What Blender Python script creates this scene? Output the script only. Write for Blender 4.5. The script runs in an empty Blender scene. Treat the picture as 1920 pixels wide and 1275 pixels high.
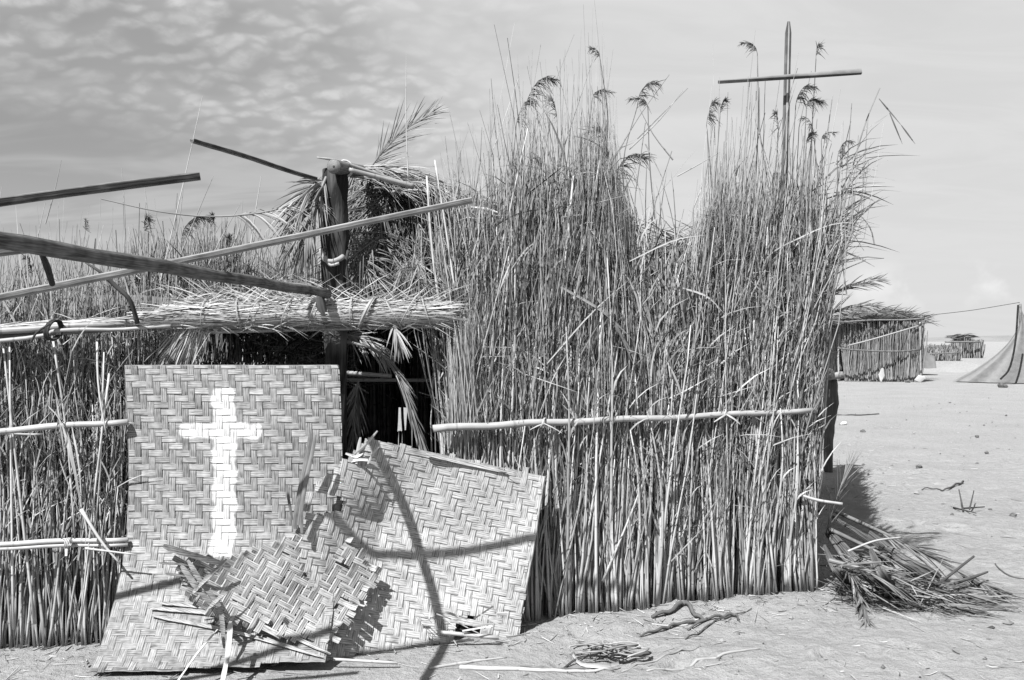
import bpy, math
import numpy as np

# ------------------------------------------------------------------ camera, sky, sun, exposure
scene = bpy.context.scene
COL = scene.collection
EYE = 1.6
F = 1920 * 35.0 / 36.0

cam_d = bpy.data.cameras.new('camera')
cam_d.lens = 35.0
cam_d.sensor_width = 36.0
cam_d.clip_start = 0.05
cam_d.clip_end = 20000.0
cam = bpy.data.objects.new('camera', cam_d)
cam.location = (0, 0, EYE)
cam.rotation_euler = (math.radians(90), 0, 0)
COL.objects.link(cam)
scene.camera = cam

SUN_CX, SUN_CY = 0.4375, 0.673            # shadow offset per metre of height
SUN_EL = math.atan2(1.0, math.hypot(SUN_CX, SUN_CY))
world = bpy.data.worlds.new('World')
scene.world = world
world.use_nodes = True
def build_world():
    nt = world.node_tree
    for n in list(nt.nodes):
        nt.nodes.remove(n)
    N = nt.nodes.new
    L = nt.links.new
    out = N('ShaderNodeOutputWorld')
    bg = N('ShaderNodeBackground')
    bg.inputs['Strength'].default_value = 0.0535
    L(bg.outputs[0], out.inputs[0])
    sky = N('ShaderNodeTexSky')
    sky.sky_type = 'NISHITA'
    sky.sun_disc = False
    sky.sun_elevation = SUN_EL
    # the sun stands behind the camera to the left: direction to sun = (-cx, -cy, 1)
    sky.sun_rotation = math.atan2(-SUN_CX, -SUN_CY)
    sky.air_density = 1.0
    sky.dust_density = 0.6
    sky.ozone_density = 1.0
    # film response behind a yellow filter: blue counts for little
    srgb = N('ShaderNodeSeparateColor')
    L(sky.outputs[0], srgb.inputs[0])
    tc = N('ShaderNodeTexCoord')
    sep = N('ShaderNodeSeparateXYZ')
    L(tc.outputs['Generated'], sep.inputs[0])
    def math_(op, a, b=None, clamp=False):
        m = N('ShaderNodeMath')
        m.operation = op
        m.use_clamp = clamp
        for i, v in enumerate((a, b)):
            if v is None:
                continue
            if isinstance(v, (int, float)):
                m.inputs[i].default_value = v
            else:
                L(v, m.inputs[i])
        return m.outputs[0]
    def mrange(v, a, b, c, d, smooth=True):
        m = N('ShaderNodeMapRange')
        m.interpolation_type = 'SMOOTHSTEP' if smooth else 'LINEAR'
        L(v, m.inputs[0])
        for i, q in enumerate((a, b, c, d)):
            m.inputs[i + 1].default_value = q
        return m.outputs[0]
    X, Y, Z = sep.outputs
    film = math_('ADD', math_('ADD', math_('MULTIPLY', srgb.outputs[0], 0.55), math_('MULTIPLY', srgb.outputs[1], 0.38)), math_('MULTIPLY', srgb.outputs[2], 0.07))
    zz = math_('MAXIMUM', math_('ADD', Z, 0.16), 0.06)
    cx = math_('DIVIDE', X, zz)
    cy = math_('DIVIDE', Y, zz)
    comb = N('ShaderNodeCombineXYZ')
    L(cx, comb.inputs[0]); L(cy, comb.inputs[1])
    z2 = math_('MAXIMUM', math_('ADD', Z, 0.42), 0.06)
    comb2 = N('ShaderNodeCombineXYZ')
    L(math_('DIVIDE', X, z2), comb2.inputs[0]); L(math_('DIVIDE', Y, z2), comb2.inputs[1])
    def noise(scale, detail, rough, off, dist=0.0, sc=(1, 1, 1), src=None):
        mp = N('ShaderNodeMapping')
        mp.inputs['Location'].default_value = off
        mp.inputs['Rotation'].default_value = (0, 0, 0.35)
        mp.inputs['Scale'].default_value = sc
        L((src or comb).outputs[0], mp.inputs[0])
        n = N('ShaderNodeTexNoise')
        n.noise_dimensions = '2D'
        n.inputs['Scale'].default_value = scale
        n.inputs['Detail'].default_value = detail
        n.inputs['Roughness'].default_value = rough
        n.inputs['Distortion'].default_value = dist
        L(mp.outputs[0], n.inputs['Vector'])
        return n.outputs['Fac']
    # flocked altocumulus: small bright puffs in banks
    wob = N('ShaderNodeTexNoise'); wob.noise_dimensions = '2D'; wob.inputs['Scale'].default_value = 14; wob.inputs['Detail'].default_value = 3
    L(comb2.outputs[0], wob.inputs['Vector'])
    wv = N('ShaderNodeVectorMath'); wv.operation = 'MULTIPLY_ADD'
    L(wob.outputs['Color'], wv.inputs[0]); wv.inputs[1].default_value = (.055, .055, 0); L(comb2.outputs[0], wv.inputs[2])
    mpv = N('ShaderNodeMapping'); mpv.inputs['Rotation'].default_value = (0, 0, .3); mpv.inputs['Scale'].default_value = (.75, 1.25, 1)
    L(wv.outputs[0], mpv.inputs[0])
    vo = N('ShaderNodeTexVoronoi'); vo.voronoi_dimensions = '2D'; vo.feature = 'SMOOTH_F1'; vo.inputs['Scale'].default_value = 33; vo.inputs['Smoothness'].default_value = .6
    L(mpv.outputs[0], vo.inputs['Vector'])
    puffs = mrange(vo.outputs['Distance'], 0.10, 0.66, 1.0, 0.0)
    fine = noise(30.0, 4.0, 0.6, (1.0, 4.0, 0), 0.2, (1, 1, 1), comb2)
    sheet = noise(3.4, 3.0, 0.5, (0.4, 7.2, 0), 0.3, (.6, 1.2, 1), comb2)
    puffs = math_('MULTIPLY', puffs, mrange(fine, 0.3, 0.62, 0.45, 1.0))
    drift = noise(2.0, 4.0, 0.55, (5.0, 3.0, 0), 0.4)
    veil = mrange(math_('ADD', X, math_('MULTIPLY', math_('SUBTRACT', drift, 0.5), 0.30)), -0.26, 0.10, 0.0, 1.0)   # high veil thickening to one side
    veil = math_('MULTIPLY', veil, mrange(Z, 0.42, 0.85, 1.0, 0.35))
    high = mrange(math_('ADD', Z, math_('MULTIPLY', X, 0.18)), 0.10, 0.20, 0.0, 1.0)
    fl = math_('MULTIPLY', math_('ADD', 0.34, math_('MULTIPLY', puffs, 0.56)), math_('MULTIPLY', high, mrange(sheet, 0.34, 0.54, 0.5, 1.0)))
    low = mrange(noise(1.6, 4.0, 0.55, (9.0, 2.0, 0), 0.5, (0.5, 1.6, 1)), 0.40, 0.66, 0.0, 0.35)
    cover = math_('ADD', fl, math_('MULTIPLY', low, math_('SUBTRACT', 1.0, high)), True)
    cover = math_('ADD', math_('MULTIPLY', cover, math_('SUBTRACT', 1.0, veil)), math_('MULTIPLY', veil, mrange(noise(3.2, 5.0, 0.6, (2.0, 8.0, 0), 0.6, (.5, 1.3, 1)), 0.3, 0.7, 0.84, 0.98)))
    cover = math_('ADD', math_('MULTIPLY', cover, 0.86), 0.12)
    # small cumulus near the horizon
    cn = N('ShaderNodeTexNoise')
    cn.inputs['Scale'].default_value = 16.0
    cn.inputs['Detail'].default_value = 5.0
    L(tc.outputs['Generated'], cn.inputs['Vector'])
    band = math_('MULTIPLY', mrange(Z, 0.02, 0.05, 0.0, 1.0), mrange(Z, 0.05, 0.085, 1.0, 0.0))
    cum = math_('MULTIPLY', mrange(cn.outputs['Fac'], 0.52, 0.64, 0.0, 1.0), band)
    mix = N('ShaderNodeMix'); mix.data_type = 'FLOAT'
    L(cover, mix.inputs[0])
    base = math_('MULTIPLY', film, 0.74)
    L(base, mix.inputs[2])
    mix.inputs[3].default_value = SKY_CLOUD
    mix2 = N('ShaderNodeMix'); mix2.data_type = 'FLOAT'
    L(math_('MULTIPLY', cum, 0.8), mix2.inputs[0])
    L(mix.outputs[0], mix2.inputs[2])
    mix2.inputs[3].default_value = SKY_CLOUD * 1.18
    L(mix2.outputs[0], bg.inputs['Color'])
SKY_CLOUD = 6.1
build_world()

sun_d = bpy.data.lights.new('sun', 'SUN')
sun_d.energy = 5.0
sun_d.angle = math.radians(0.53)
sun_d.color = (1.0, 1.0, 1.0)
sun = bpy.data.objects.new('sun', sun_d)
from mathutils import Vector, Matrix
sun.rotation_euler = Vector((SUN_CX, SUN_CY, -1.0)).to_track_quat('-Z', 'Y').to_euler()
sun.location = (-6, -9, 14)
COL.objects.link(sun)

vs = scene.view_settings
vs.view_transform = 'Standard'
vs.look = 'None'
vs.exposure = 1.2
vs.gamma = 1.0
vs.use_curve_mapping = False
scene.cycles.max_bounces = 4
scene.cycles.diffuse_bounces = 1
scene.cycles.glossy_bounces = 1
scene.display_settings.display_device = 'sRGB'

# ------------------------------------------------------------------ helpers
rng = np.random.default_rng(11)
def P(px, py, D):
    """A point at depth D (metres in front of the camera) from its bearing in the photograph."""
    return np.array([(px - 960.0) / F * D, D, EYE - (py - 637.5) / F * D])

def vnoise(x, y, seed=0):
    def h(i, j):
        n = (i.astype(np.int64) * 374761393 + j.astype(np.int64) * 668265263 + seed * 1274126177) & 0x7fffffff
        n = ((n ^ (n >> 13)) * 1274126177) & 0x7fffffff
        return ((n ^ (n >> 16)) & 0xffff) / 65535.0
    xi, yi = np.floor(x), np.floor(y)
    fx, fy = x - xi, y - yi
    fx = fx * fx * (3 - 2 * fx); fy = fy * fy * (3 - 2 * fy)
    a = h(xi, yi); b = h(xi + 1, yi); c = h(xi, yi + 1); d = h(xi + 1, yi + 1)
    return (a + (b - a) * fx) * (1 - fy) + (c + (d - c) * fx) * fy - 0.5

def wall_right_D(X):
    return np.interp(X, [-0.45, 0.0, 1.94, 2.4], [5.56, 5.66, 6.26, 6.40])
def wall_left_D(X):
    return np.interp(X, [-3.6, -2.66, -2.14, -0.9], [5.05, 5.18, 5.26, 5.46])

_R = np.random.default_rng(77)
FOOT = [(_R.uniform(.2, 5.0), 0, _R.uniform(0, 3.14), _R.uniform(.09, .14), _R.uniform(.010, .024)) for _ in range(70)]
FOOT = [(fx, (4.5 + _R.random() * .9 + .28 * fx) if k < 26 else _R.uniform(6.5, 12.5), a_, l_, d_) for k, (fx, _, a_, l_, d_) in enumerate(FOOT)]
FOOT = [f for f in FOOT if not (f[0] < 2.3 and f[1] > 5.6)]
def gh(x, y):
    """Ground height."""
    x = np.asarray(x, float); y = np.asarray(y, float)
    z = 0.05 * vnoise(x * 0.45, y * 0.45, 3) + 0.030 * vnoise(x * 1.3, y * 1.3, 5)
    z = z + 0.026 * vnoise(x * 3.4, y * 3.4, 7) + 0.018 * vnoise(x * 7.1, y * 8.1, 9) + 0.010 * vnoise(x * 15., y * 17., 2)
    near = np.clip((40 - y) / 20, 0, 1)
    z = z * near
    dw = wall_right_D(x) - y
    bank = np.exp(-((dw - 0.05) / 0.28) ** 2) * np.clip((x + 0.2) / 0.6, 0, 1) * np.clip((2.6 - x) / 0.5, 0, 1)
    z = z + 0.035 * bank * (1 + 1.2 * vnoise(x * 4, y * 2, 21))
    flat = np.clip((x + 3.4) / 0.4, 0, 1) * np.clip((0.25 - x) / 0.3, 0, 1) * np.clip((y - 4.5) / 0.25, 0, 1) * np.clip((5.9 - y) / 0.3, 0, 1)
    z = z * (1 - 0.7 * flat)
    for (fx, fy, fa, fl_, dp) in FOOT:
        if y.size > 50 or True:
            dx = x - fx; dy = y - fy
            u = dx * math.cos(fa) + dy * math.sin(fa); v = -dx * math.sin(fa) + dy * math.cos(fa)
            r2 = (u / fl_) ** 2 + (v / (fl_ * .42)) ** 2
            z = z - dp * np.exp(-r2 ** 1.5) + dp * .45 * np.exp(-((np.sqrt(r2) - 1.45) / .35) ** 2)
    far = np.clip((y - 30) / 60, 0, 1)
    z = z + 0.18 * far * vnoise(x * 0.06, y * 0.06, 4)
    return z

class MB:
    def __init__(self):
        self.v = []; self.n = 0
        self.loops = []; self.sizes = []
        self.tone = []; self.along = []; self.muv = []
    def add(self, verts, faces, tone, along=0.0, muv=None):
        verts = np.asarray(verts, float).reshape(-1, 3)
        m = len(verts)
        self.v.append(verts)
        self.tone.append(np.broadcast_to(np.asarray(tone, float), (m,)))
        self.along.append(np.broadcast_to(np.asarray(along, float), (m,)))
        self.muv.append(np.zeros((m, 3)) if muv is None else np.asarray(muv, float).reshape(-1, 3))
        for f in (faces if isinstance(faces, list) else [faces]):
            f = np.asarray(f, np.int64)
            if f.ndim == 1:
                f = f[None]
            self.loops.append((f + self.n).ravel())
            self.sizes.append(np.full(len(f), f.shape[1], np.int64))
        self.n += m
    def tubes(self, pts, rad, sides=5, tone=0.5, cap=False):
        pts = np.asarray(pts, float)
        if pts.ndim == 2:
            pts = pts[None]
        N, K, _ = pts.shape
        rad = np.broadcast_to(np.asarray(rad, float), (N, K))
        t = np.gradient(pts, axis=1)
        t /= np.linalg.norm(t, axis=2, keepdims=True) + 1e-9
        tm = t.mean(axis=1, keepdims=True)
        ref = np.where(np.abs(tm[..., 1:2]) < 0.75, np.array([0., 1., 0.]), np.array([0., 0., 1.]))
        n1 = np.cross(t, np.broadcast_to(ref, t.shape)); n1 /= np.linalg.norm(n1, axis=2, keepdims=True) + 1e-9
        n2 = np.cross(n1, t)
        ang = np.arange(sides) / sides * 2 * np.pi + 0.3
        ring = (n1[:, :, None] * np.cos(ang)[None, None, :, None] + n2[:, :, None] * np.sin(ang)[None, None, :, None])
        V = pts[:, :, None] + ring * rad[:, :, None, None]
        seg = np.linalg.norm(np.diff(pts, axis=1), axis=2)
        al = np.concatenate([np.zeros((N, 1)), np.cumsum(seg, 1)], 1)
        al = al + rng.random((N, 1)) * 0.3
        tone = np.broadcast_to(np.asarray(tone, float).reshape(-1, 1, 1), (N, K, sides)) if np.ndim(tone) <= 1 else np.broadcast_to(np.asarray(tone)[:, :, None], (N, K, sides))
        i = np.arange(N)[:, None, None] * K * sides
        k = np.arange(K - 1)[None, :, None] * sides
        s = np.arange(sides)[None, None, :]
        s2 = (s + 1) % sides
        q = np.stack([i + k + s, i + k + s2, i + k + sides + s2, i + k + sides + s], -1).reshape(-1, 4)
        faces = [q]
        if cap:
            st = np.arange(sides)
            faces.append((np.arange(N)[:, None] * K * sides + st[None, ::-1]))
            faces.append((np.arange(N)[:, None] * K * sides + (K - 1) * sides + st[None]))
        ro = rng.random((N, 1, 1)) * 9
        mu = np.stack([np.cos(ang)[None, None] * rad[:, :1, None] + ro + np.zeros((N, K, sides)), np.sin(ang)[None, None] * rad[:, :1, None] + ro + np.zeros((N, K, sides)), np.broadcast_to(al[:, :, None], (N, K, sides))], -1)
        self.add(V.reshape(-1, 3), faces, tone.reshape(-1), np.broadcast_to(al[:, :, None], (N, K, sides)).reshape(-1), mu)
    def blades(self, pts, wid, side, tone=0.5, fold=0.0):
        """Flat leaves. pts N,K,3; wid N,K half widths; side N,3 width direction. fold lifts the edges (a V)."""
        pts = np.asarray(pts, float)
        if pts.ndim == 2:
            pts = pts[None]
        N, K, _ = pts.shape
        wid = np.broadcast_to(np.asarray(wid, float), (N, K))
        t = np.gradient(pts, axis=1)
        t /= np.linalg.norm(t, axis=2, keepdims=True) + 1e-9
        sd = np.broadcast_to(np.asarray(side, float).reshape(-1, 1, 3), (N, K, 3))
        sd = sd - t * (sd * t).sum(-1, keepdims=True)
        sd = sd / (np.linalg.norm(sd, axis=2, keepdims=True) + 1e-9)
        nm = np.cross(t, sd)
        A = pts - sd * wid[..., None] + nm * wid[..., None] * fold
        B = pts + sd * wid[..., None] + nm * wid[..., None] * fold
        seg = np.linalg.norm(np.diff(pts, axis=1), axis=2)
        al = np.concatenate([np.zeros((N, 1)), np.cumsum(seg, 1)], 1)
        al = al + rng.random((N, 1)) * 0.3
        if fold:
            V = np.stack([A, pts, B], 2); C = 3
        else:
            V = np.stack([A, B], 2); C = 2
        i = np.arange(N)[:, None, None] * K * C
        k = np.arange(K - 1)[None, :, None] * C
        s = np.arange(C - 1)[None, None, :]
        q = np.stack([i + k + s, i + k + s + 1, i + k + C + s + 1, i + k + C + s], -1).reshape(-1, 4)
        tone = np.broadcast_to(np.asarray(tone, float).reshape(-1, 1, 1), (N, K, C))
        ro = rng.random((N, 1, 1)) * 9
        mu = np.stack([np.linspace(-1, 1, C)[None, None] * wid.max(1)[:, None, None] + ro + np.zeros((N, K, C)), ro + np.zeros((N, K, C)), np.broadcast_to(al[:, :, None], (N, K, C))], -1)
        self.add(V.reshape(-1, 3), q, tone.reshape(-1), np.broadcast_to(al[:, :, None], (N, K, C)).reshape(-1), mu)
    def box(self, c, size, tone=0.5, rot=None):
        s = np.asarray(size) / 2
        v = np.array([[x, y, z] for x in (-1, 1) for y in (-1, 1) for z in (-1, 1)]) * s
        if rot is not None:
            v = v @ np.array(rot).T
        f = [[0, 1, 3, 2], [4, 6, 7, 5], [0, 4, 5, 1], [2, 3, 7, 6], [0, 2, 6, 4], [1, 5, 7, 3]]
        self.add(v + np.asarray(c), np.array(f), tone)
    def mesh(self, name, mat, origin=(0, 0, 0), smooth=True):
        me = bpy.data.meshes.new(name)
        v = np.concatenate(self.v) - np.asarray(origin, float)
        loops = np.concatenate(self.loops); sizes = np.concatenate(self.sizes)
        me.vertices.add(len(v)); me.vertices.foreach_set('co', v.ravel())
        me.loops.add(len(loops)); me.loops.foreach_set('vertex_index', loops.astype(np.int32))
        starts = np.concatenate([[0], np.cumsum(sizes)[:-1]])
        me.polygons.add(len(sizes))
        me.polygons.foreach_set('loop_start', starts.astype(np.int32))
        me.polygons.foreach_set('loop_total', sizes.astype(np.int32))
        me.polygons.foreach_set('use_smooth', np.full(len(sizes), smooth))
        me.update(calc_edges=True)
        for nm, data in (('tone', np.concatenate(self.tone)), ('along', np.concatenate(self.along))):
            a = me.attributes.new(nm, 'FLOAT', 'POINT'); a.data.foreach_set('value', data)
        mu = np.concatenate(self.muv)
        if mu.any():
            a = me.attributes.new('muv', 'FLOAT_VECTOR', 'POINT'); a.data.foreach_set('vector', mu.ravel())
        me.materials.append(mat)
        return me
    def build(self, name, mat, parent=None, origin=None, smooth=True, kind=None):
        if origin is None:
            origin = np.array(parent.location) if parent is not None else (0, 0, 0)
        o = bpy.data.objects.new(name, self.mesh(name, mat, origin, smooth))
        COL.objects.link(o)
        if parent is not None:
            o.parent = parent
        else:
            o.location = origin
        if kind:
            o['kind'] = kind
        return o

def tag(o, label=None, cat=None, group=None, kind=None):
    if label: o['label'] = label
    if cat: o['category'] = cat
    if group: o['group'] = group
    if kind: o['kind'] = kind
    return o
def empty(name, loc, label, cat, group=None):
    o = bpy.data.objects.new(name, None)
    o.location = tuple(float(q) for q in loc)
    o.empty_display_size = 0.2
    COL.objects.link(o)
    return tag(o, label, cat, group)

def curve(pts, K=12):
    """Smooth polyline through control points."""
    pts = np.asarray(pts, float)
    n = len(pts)
    if n == 2:
        t = np.linspace(0, 1, K)[:, None]
        return pts[0] * (1 - t) + pts[1] * t
    ext = np.vstack([2 * pts[0] - pts[1], pts, 2 * pts[-1] - pts[-2]])
    out = []
    for u in np.linspace(0, n - 1 - 1e-6, K):
        i = int(u); t = u - i
        p0, p1, p2, p3 = ext[i], ext[i + 1], ext[i + 2], ext[i + 3]
        out.append(0.5 * (2 * p1 + (p2 - p0) * t + (2 * p0 - 5 * p1 + 4 * p2 - p3) * t * t + (3 * p1 - p0 - 3 * p2 + p3) * t ** 3))
    return np.array(out)

# ------------------------------------------------------------------ materials (black-and-white photograph: greys)
def new_mat(name):
    m = bpy.data.materials.new(name)
    m.use_nodes = True
    nt = m.node_tree
    b = nt.nodes['Principled BSDF']
    return m, nt, b
def fibre_mat(name, dark, light, rough=0.6, node_rings=0.0, streak=0.35, spec=0.3, bump=0.15, scale=1.0, randobj=0.0, obj=False):
    m, nt, b = new_mat(name)
    N, L = nt.nodes.new, nt.links.new
    at = N('ShaderNodeAttribute'); at.attribute_name = 'tone'
    al = N('ShaderNodeAttribute'); al.attribute_name = 'along'
    tc = N('ShaderNodeTexCoord')
    n1 = N('ShaderNodeTexNoise'); n1.inputs['Scale'].default_value = 9 * scale; n1.inputs['Detail'].default_value = 2
    n1.inputs['Roughness'].default_value = 0.65
    L(tc.outputs['Object'], n1.inputs['Vector'])
    n2 = N('ShaderNodeTexNoise'); n2.inputs['Scale'].default_value = 170 * scale; n2.inputs['Detail'].default_value = 2
    if obj:
        L(tc.outputs['Object'], n2.inputs['Vector'])
    else:                                                   # grain runs along the stem
        mu = N('ShaderNodeAttribute'); mu.attribute_name = 'muv'
        mp = N('ShaderNodeMapping'); mp.inputs['Scale'].default_value = (1, 1, .05)
        L(mu.outputs['Vector'], mp.inputs[0]); L(mp.outputs[0], n2.inputs['Vector'])
    def mth(op, a, b_=None, clamp=False):
        q = N('ShaderNodeMath'); q.operation = op; q.use_clamp = clamp
        for i, v in enumerate((a, b_)):
            if v is None: continue
            if isinstance(v, (int, float)): q.inputs[i].default_value = v
            else: L(v, q.inputs[i])
        return q.outputs[0]
    f = mth('ADD', at.outputs['Fac'], mth('MULTIPLY', mth('SUBTRACT', n1.outputs['Fac'], 0.5), streak * 2))
    f = mth('ADD', f, mth('MULTIPLY', mth('SUBTRACT', n2.outputs['Fac'], 0.5), streak * 2.2))
    if randobj:
        oi = N('ShaderNodeObjectInfo')
        f = mth('ADD', f, mth('MULTIPLY', mth('SUBTRACT', oi.outputs['Random'], 0.5), randobj))
    if node_rings:
        fr = mth('FRACT', mth('DIVIDE', al.outputs['Fac'], node_rings))
        ring = mth('LESS_THAN', fr, 0.03)
        f = mth('SUBTRACT', f, mth('MULTIPLY', ring, 0.22))
        ring2 = mth('MULTIPLY', mth('GREATER_THAN', fr, 0.045), mth('LESS_THAN', fr, 0.10))
        f = mth('ADD', f, mth('MULTIPLY', ring2, 0.05))
    f = mth('ADD', f, 0.0, True)
    mr = N('ShaderNodeMapRange')
    L(f, mr.inputs[0]); mr.inputs[3].default_value = dark; mr.inputs[4].default_value = light
    L(mr.outputs[0], b.inputs['Base Color'])
    b.inputs['Roughness'].default_value = rough
    b.inputs['Specular IOR Level'].default_value = spec
    if bump:
        bp = N('ShaderNodeBump'); bp.inputs['Strength'].default_value = bump; bp.inputs['Distance'].default_value = 0.004
        L(n2.outputs['Fac'], bp.inputs['Height']); L(bp.outputs[0], b.inputs['Normal'])
    return m

M = {}
M['reed'] = fibre_mat('reed_stem', 0.018, 0.42, 0.5, node_rings=0.37, streak=0.22, spec=0.35, randobj=0.35)
M['leaf'] = fibre_mat('dry_leaf', 0.014, 0.34, 0.6, streak=0.25, spec=0.3)
M['straw'] = fibre_mat('straw', 0.05, 0.42, 0.5, streak=0.25, spec=0.35)
M['plume'] = fibre_mat('seed_head', 0.033, 0.231, 0.8, streak=0.2, spec=0.1)
M['palm'] = fibre_mat('dry_palm', 0.02, 0.30, 0.5, streak=0.25, spec=0.35)
M['boot'] = fibre_mat('palm_leaf_base', 0.023, 0.145, 0.55, streak=0.35, spec=0.3, scale=0.6)
M['bark'] = fibre_mat('bark', 0.013, 0.106, 0.9, streak=0.4, spec=0.1, bump=1.0, scale=.6)
M['pole'] = fibre_mat('weathered_pole', 0.020, 0.304, 0.65, streak=0.34, spec=0.25, bump=0.5, scale=1.2)
M['cut'] = fibre_mat('cut_wood', 0.099, 0.330, 0.7, streak=0.3)
M['cane'] = fibre_mat('cane_rail', 0.066, 0.363, 0.5, node_rings=0.33, streak=0.25, spec=0.35)
M['fibre'] = fibre_mat('bast_tie', 0.066, 0.409, 0.6, streak=0.25)
M['cross'] = fibre_mat('midrib_wood', 0.040, 0.409, 0.5, streak=0.2)
M['stone'] = fibre_mat('stone', 0.026, 0.198, 0.85, streak=0.5, obj=True)
M['net'] = fibre_mat('net_cloth', 0.066, 0.224, 0.9, streak=0.25, spec=0.05, scale=0.5, obj=True)
M['farreed'] = fibre_mat('far_reed', 0.046, 0.304, 0.7, streak=0.35, spec=0.15, scale=0.5, obj=True)

def mat_weave():
    m, nt, b = new_mat('split_cane_weave')
    N, L = nt.nodes.new, nt.links.new
    at = N('ShaderNodeAttribute'); at.attribute_name = 'tone'
    mu = N('ShaderNodeAttribute'); mu.attribute_name = 'muv'      # x: across strip, y: along, z: painted (0/1)
    def mth(op, a, b_=None, clamp=False):
        q = N('ShaderNodeMath'); q.operation = op; q.use_clamp = clamp
        for i, v in enumerate((a, b_)):
            if v is None: continue
            if isinstance(v, (int, float)): q.inputs[i].default_value = v
            else: L(v, q.inputs[i])
        return q.outputs[0]
    mp = N('ShaderNodeMapping'); mp.inputs['Scale'].default_value = (1.0, 0.05, 0.0)
    L(mu.outputs['Vector'], mp.inputs[0])
    n = N('ShaderNodeTexNoise'); n.inputs['Scale'].default_value = 260; n.inputs['Detail'].default_value = 3
    L(mp.outputs[0], n.inputs['Vector'])
    n3 = N('ShaderNodeTexNoise'); n3.inputs['Scale'].default_value = 14; n3.inputs['Detail'].default_value = 5
    n3.inputs['Roughness'].default_value = 0.7
    tc = N('ShaderNodeTexCoord')
    L(tc.outputs['Object'], n3.inputs['Vector'])
    sx = N('ShaderNodeSeparateXYZ'); L(mu.outputs['Vector'], sx.inputs[0])
    fr = mth('FRACT', mth('ADD', mth('DIVIDE', sx.outputs[0], 0.0105), mth('MULTIPLY', n.outputs['Fac'], 0.9)))
    ln = mth('ABSOLUTE', mth('SUBTRACT', fr, 0.5))
    lm = N('ShaderNodeMapRange'); L(ln, lm.inputs[0])
    lm.inputs[1].default_value = 0.0; lm.inputs[2].default_value = 0.17; lm.inputs[3].default_value = 0.32; lm.inputs[4].default_value = 1.0
    n5 = N('ShaderNodeTexNoise'); n5.inputs['Scale'].default_value = 26; n5.inputs['Detail'].default_value = 1
    mp5 = N('ShaderNodeMapping'); mp5.inputs['Scale'].default_value = (1, 1, 0)
    L(mu.outputs['Vector'], mp5.inputs[0]); L(mp5.outputs[0], n5.inputs['Vector'])
    split = N('ShaderNodeMapRange'); L(n.outputs['Fac'], split.inputs[0])
    split.inputs[1].default_value = 0.34; split.inputs[2].default_value = 0.46
    split.inputs[3].default_value = 0.36; split.inputs[4].default_value = 1.0
    f = mth('ADD', at.outputs['Fac'], mth('MULTIPLY', mth('SUBTRACT', n3.outputs['Fac'], 0.5), 0.55))
    f = mth('ADD', f, mth('MULTIPLY', mth('SUBTRACT', n5.outputs['Fac'], 0.5), 0.9))
    f = mth('ADD', f, mth('MULTIPLY', mth('SUBTRACT', n.outputs['Fac'], 0.5), 0.5), True)
    mr = N('ShaderNodeMapRange'); L(f, mr.inputs[0]); mr.inputs[3].default_value = 0.13; mr.inputs[4].default_value = 0.37
    base = mth('MULTIPLY', mth('MULTIPLY', mr.outputs[0], split.outputs[0]), lm.outputs[0])
    sp = N('ShaderNodeSeparateXYZ'); L(mu.outputs['Vector'], sp.inputs[0])
    pm = N('ShaderNodeMapRange'); pm.interpolation_type = 'SMOOTHSTEP'
    L(mth('ADD', sp.outputs[2], mth('MULTIPLY', mth('SUBTRACT', n3.outputs['Fac'], 0.5), 1.0)), pm.inputs[0])
    pm.inputs[1].default_value = 0.30; pm.inputs[2].default_value = 0.75
    pw = mth('MULTIPLY', pm.outputs[0], mth('ADD', 0.15, mth('MULTIPLY', mth('MULTIPLY', split.outputs[0], lm.outputs[0]), 0.8)))
    mx = N('ShaderNodeMix'); mx.data_type = 'FLOAT'
    L(pw, mx.inputs[0]); L(base, mx.inputs[2]); mx.inputs[3].default_value = 0.44
    L(mx.outputs[0], b.inputs['Base Color'])
    b.inputs['Roughness'].default_value = 0.6
    b.inputs['Specular IOR Level'].default_value = 0.3
    bp = N('ShaderNodeBump'); bp.inputs['Strength'].default_value = 0.55; bp.inputs['Distance'].default_value = 0.003
    L(n.outputs['Fac'], bp.inputs['Height']); L(bp.outputs[0], b.inputs['Normal'])
    return m
M['weave'] = mat_weave()

def mat_sand():
    m, nt, b = new_mat('sand')
    N, L = nt.nodes.new, nt.links.new
    tc = N('ShaderNodeTexCoord')
    def nz(scale, detail, rough=0.6):
        n = N('ShaderNodeTexNoise'); n.inputs['Scale'].default_value = scale; n.inputs['Detail'].default_value = detail
        n.inputs['Roughness'].default_value = rough
        L(tc.outputs['Object'], n.inputs['Vector'])
        return n.outputs['Fac']
    a, c, d = nz(0.9, 5), nz(14, 6, 0.7), nz(120, 3, 0.7)
    def mth(op, x, y):
        q = N('ShaderNodeMath'); q.operation = op
        for i, v in enumerate((x, y)):
            if isinstance(v, (int, float)): q.inputs[i].default_value = v
            else: L(v, q.inputs[i])
        return q.outputs[0]
    s = mth('ADD', mth('MULTIPLY', mth('SUBTRACT', a, 0.5), 0.09), mth('MULTIPLY', mth('SUBTRACT', c, 0.5), 0.16))
    s = mth('ADD', s, mth('MULTIPLY', mth('SUBTRACT', d, 0.5), 0.20))
    s = mth('ADD', s, 0.240)
    L(s, b.inputs['Base Color'])
    b.inputs['Roughness'].default_value = 1.0
    b.inputs['Specular IOR Level'].default_value = 0.0
    h = mth('ADD', mth('MULTIPLY', c, 0.065), mth('MULTIPLY', d, 0.010))
    bp = N('ShaderNodeBump'); bp.inputs['Strength'].default_value = 0.8; bp.inputs['Distance'].default_value = 1.0
    L(h, bp.inputs['Height']); L(bp.outputs[0], b.inputs['Normal'])
    return m
M['sand'] = mat_sand()

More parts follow.
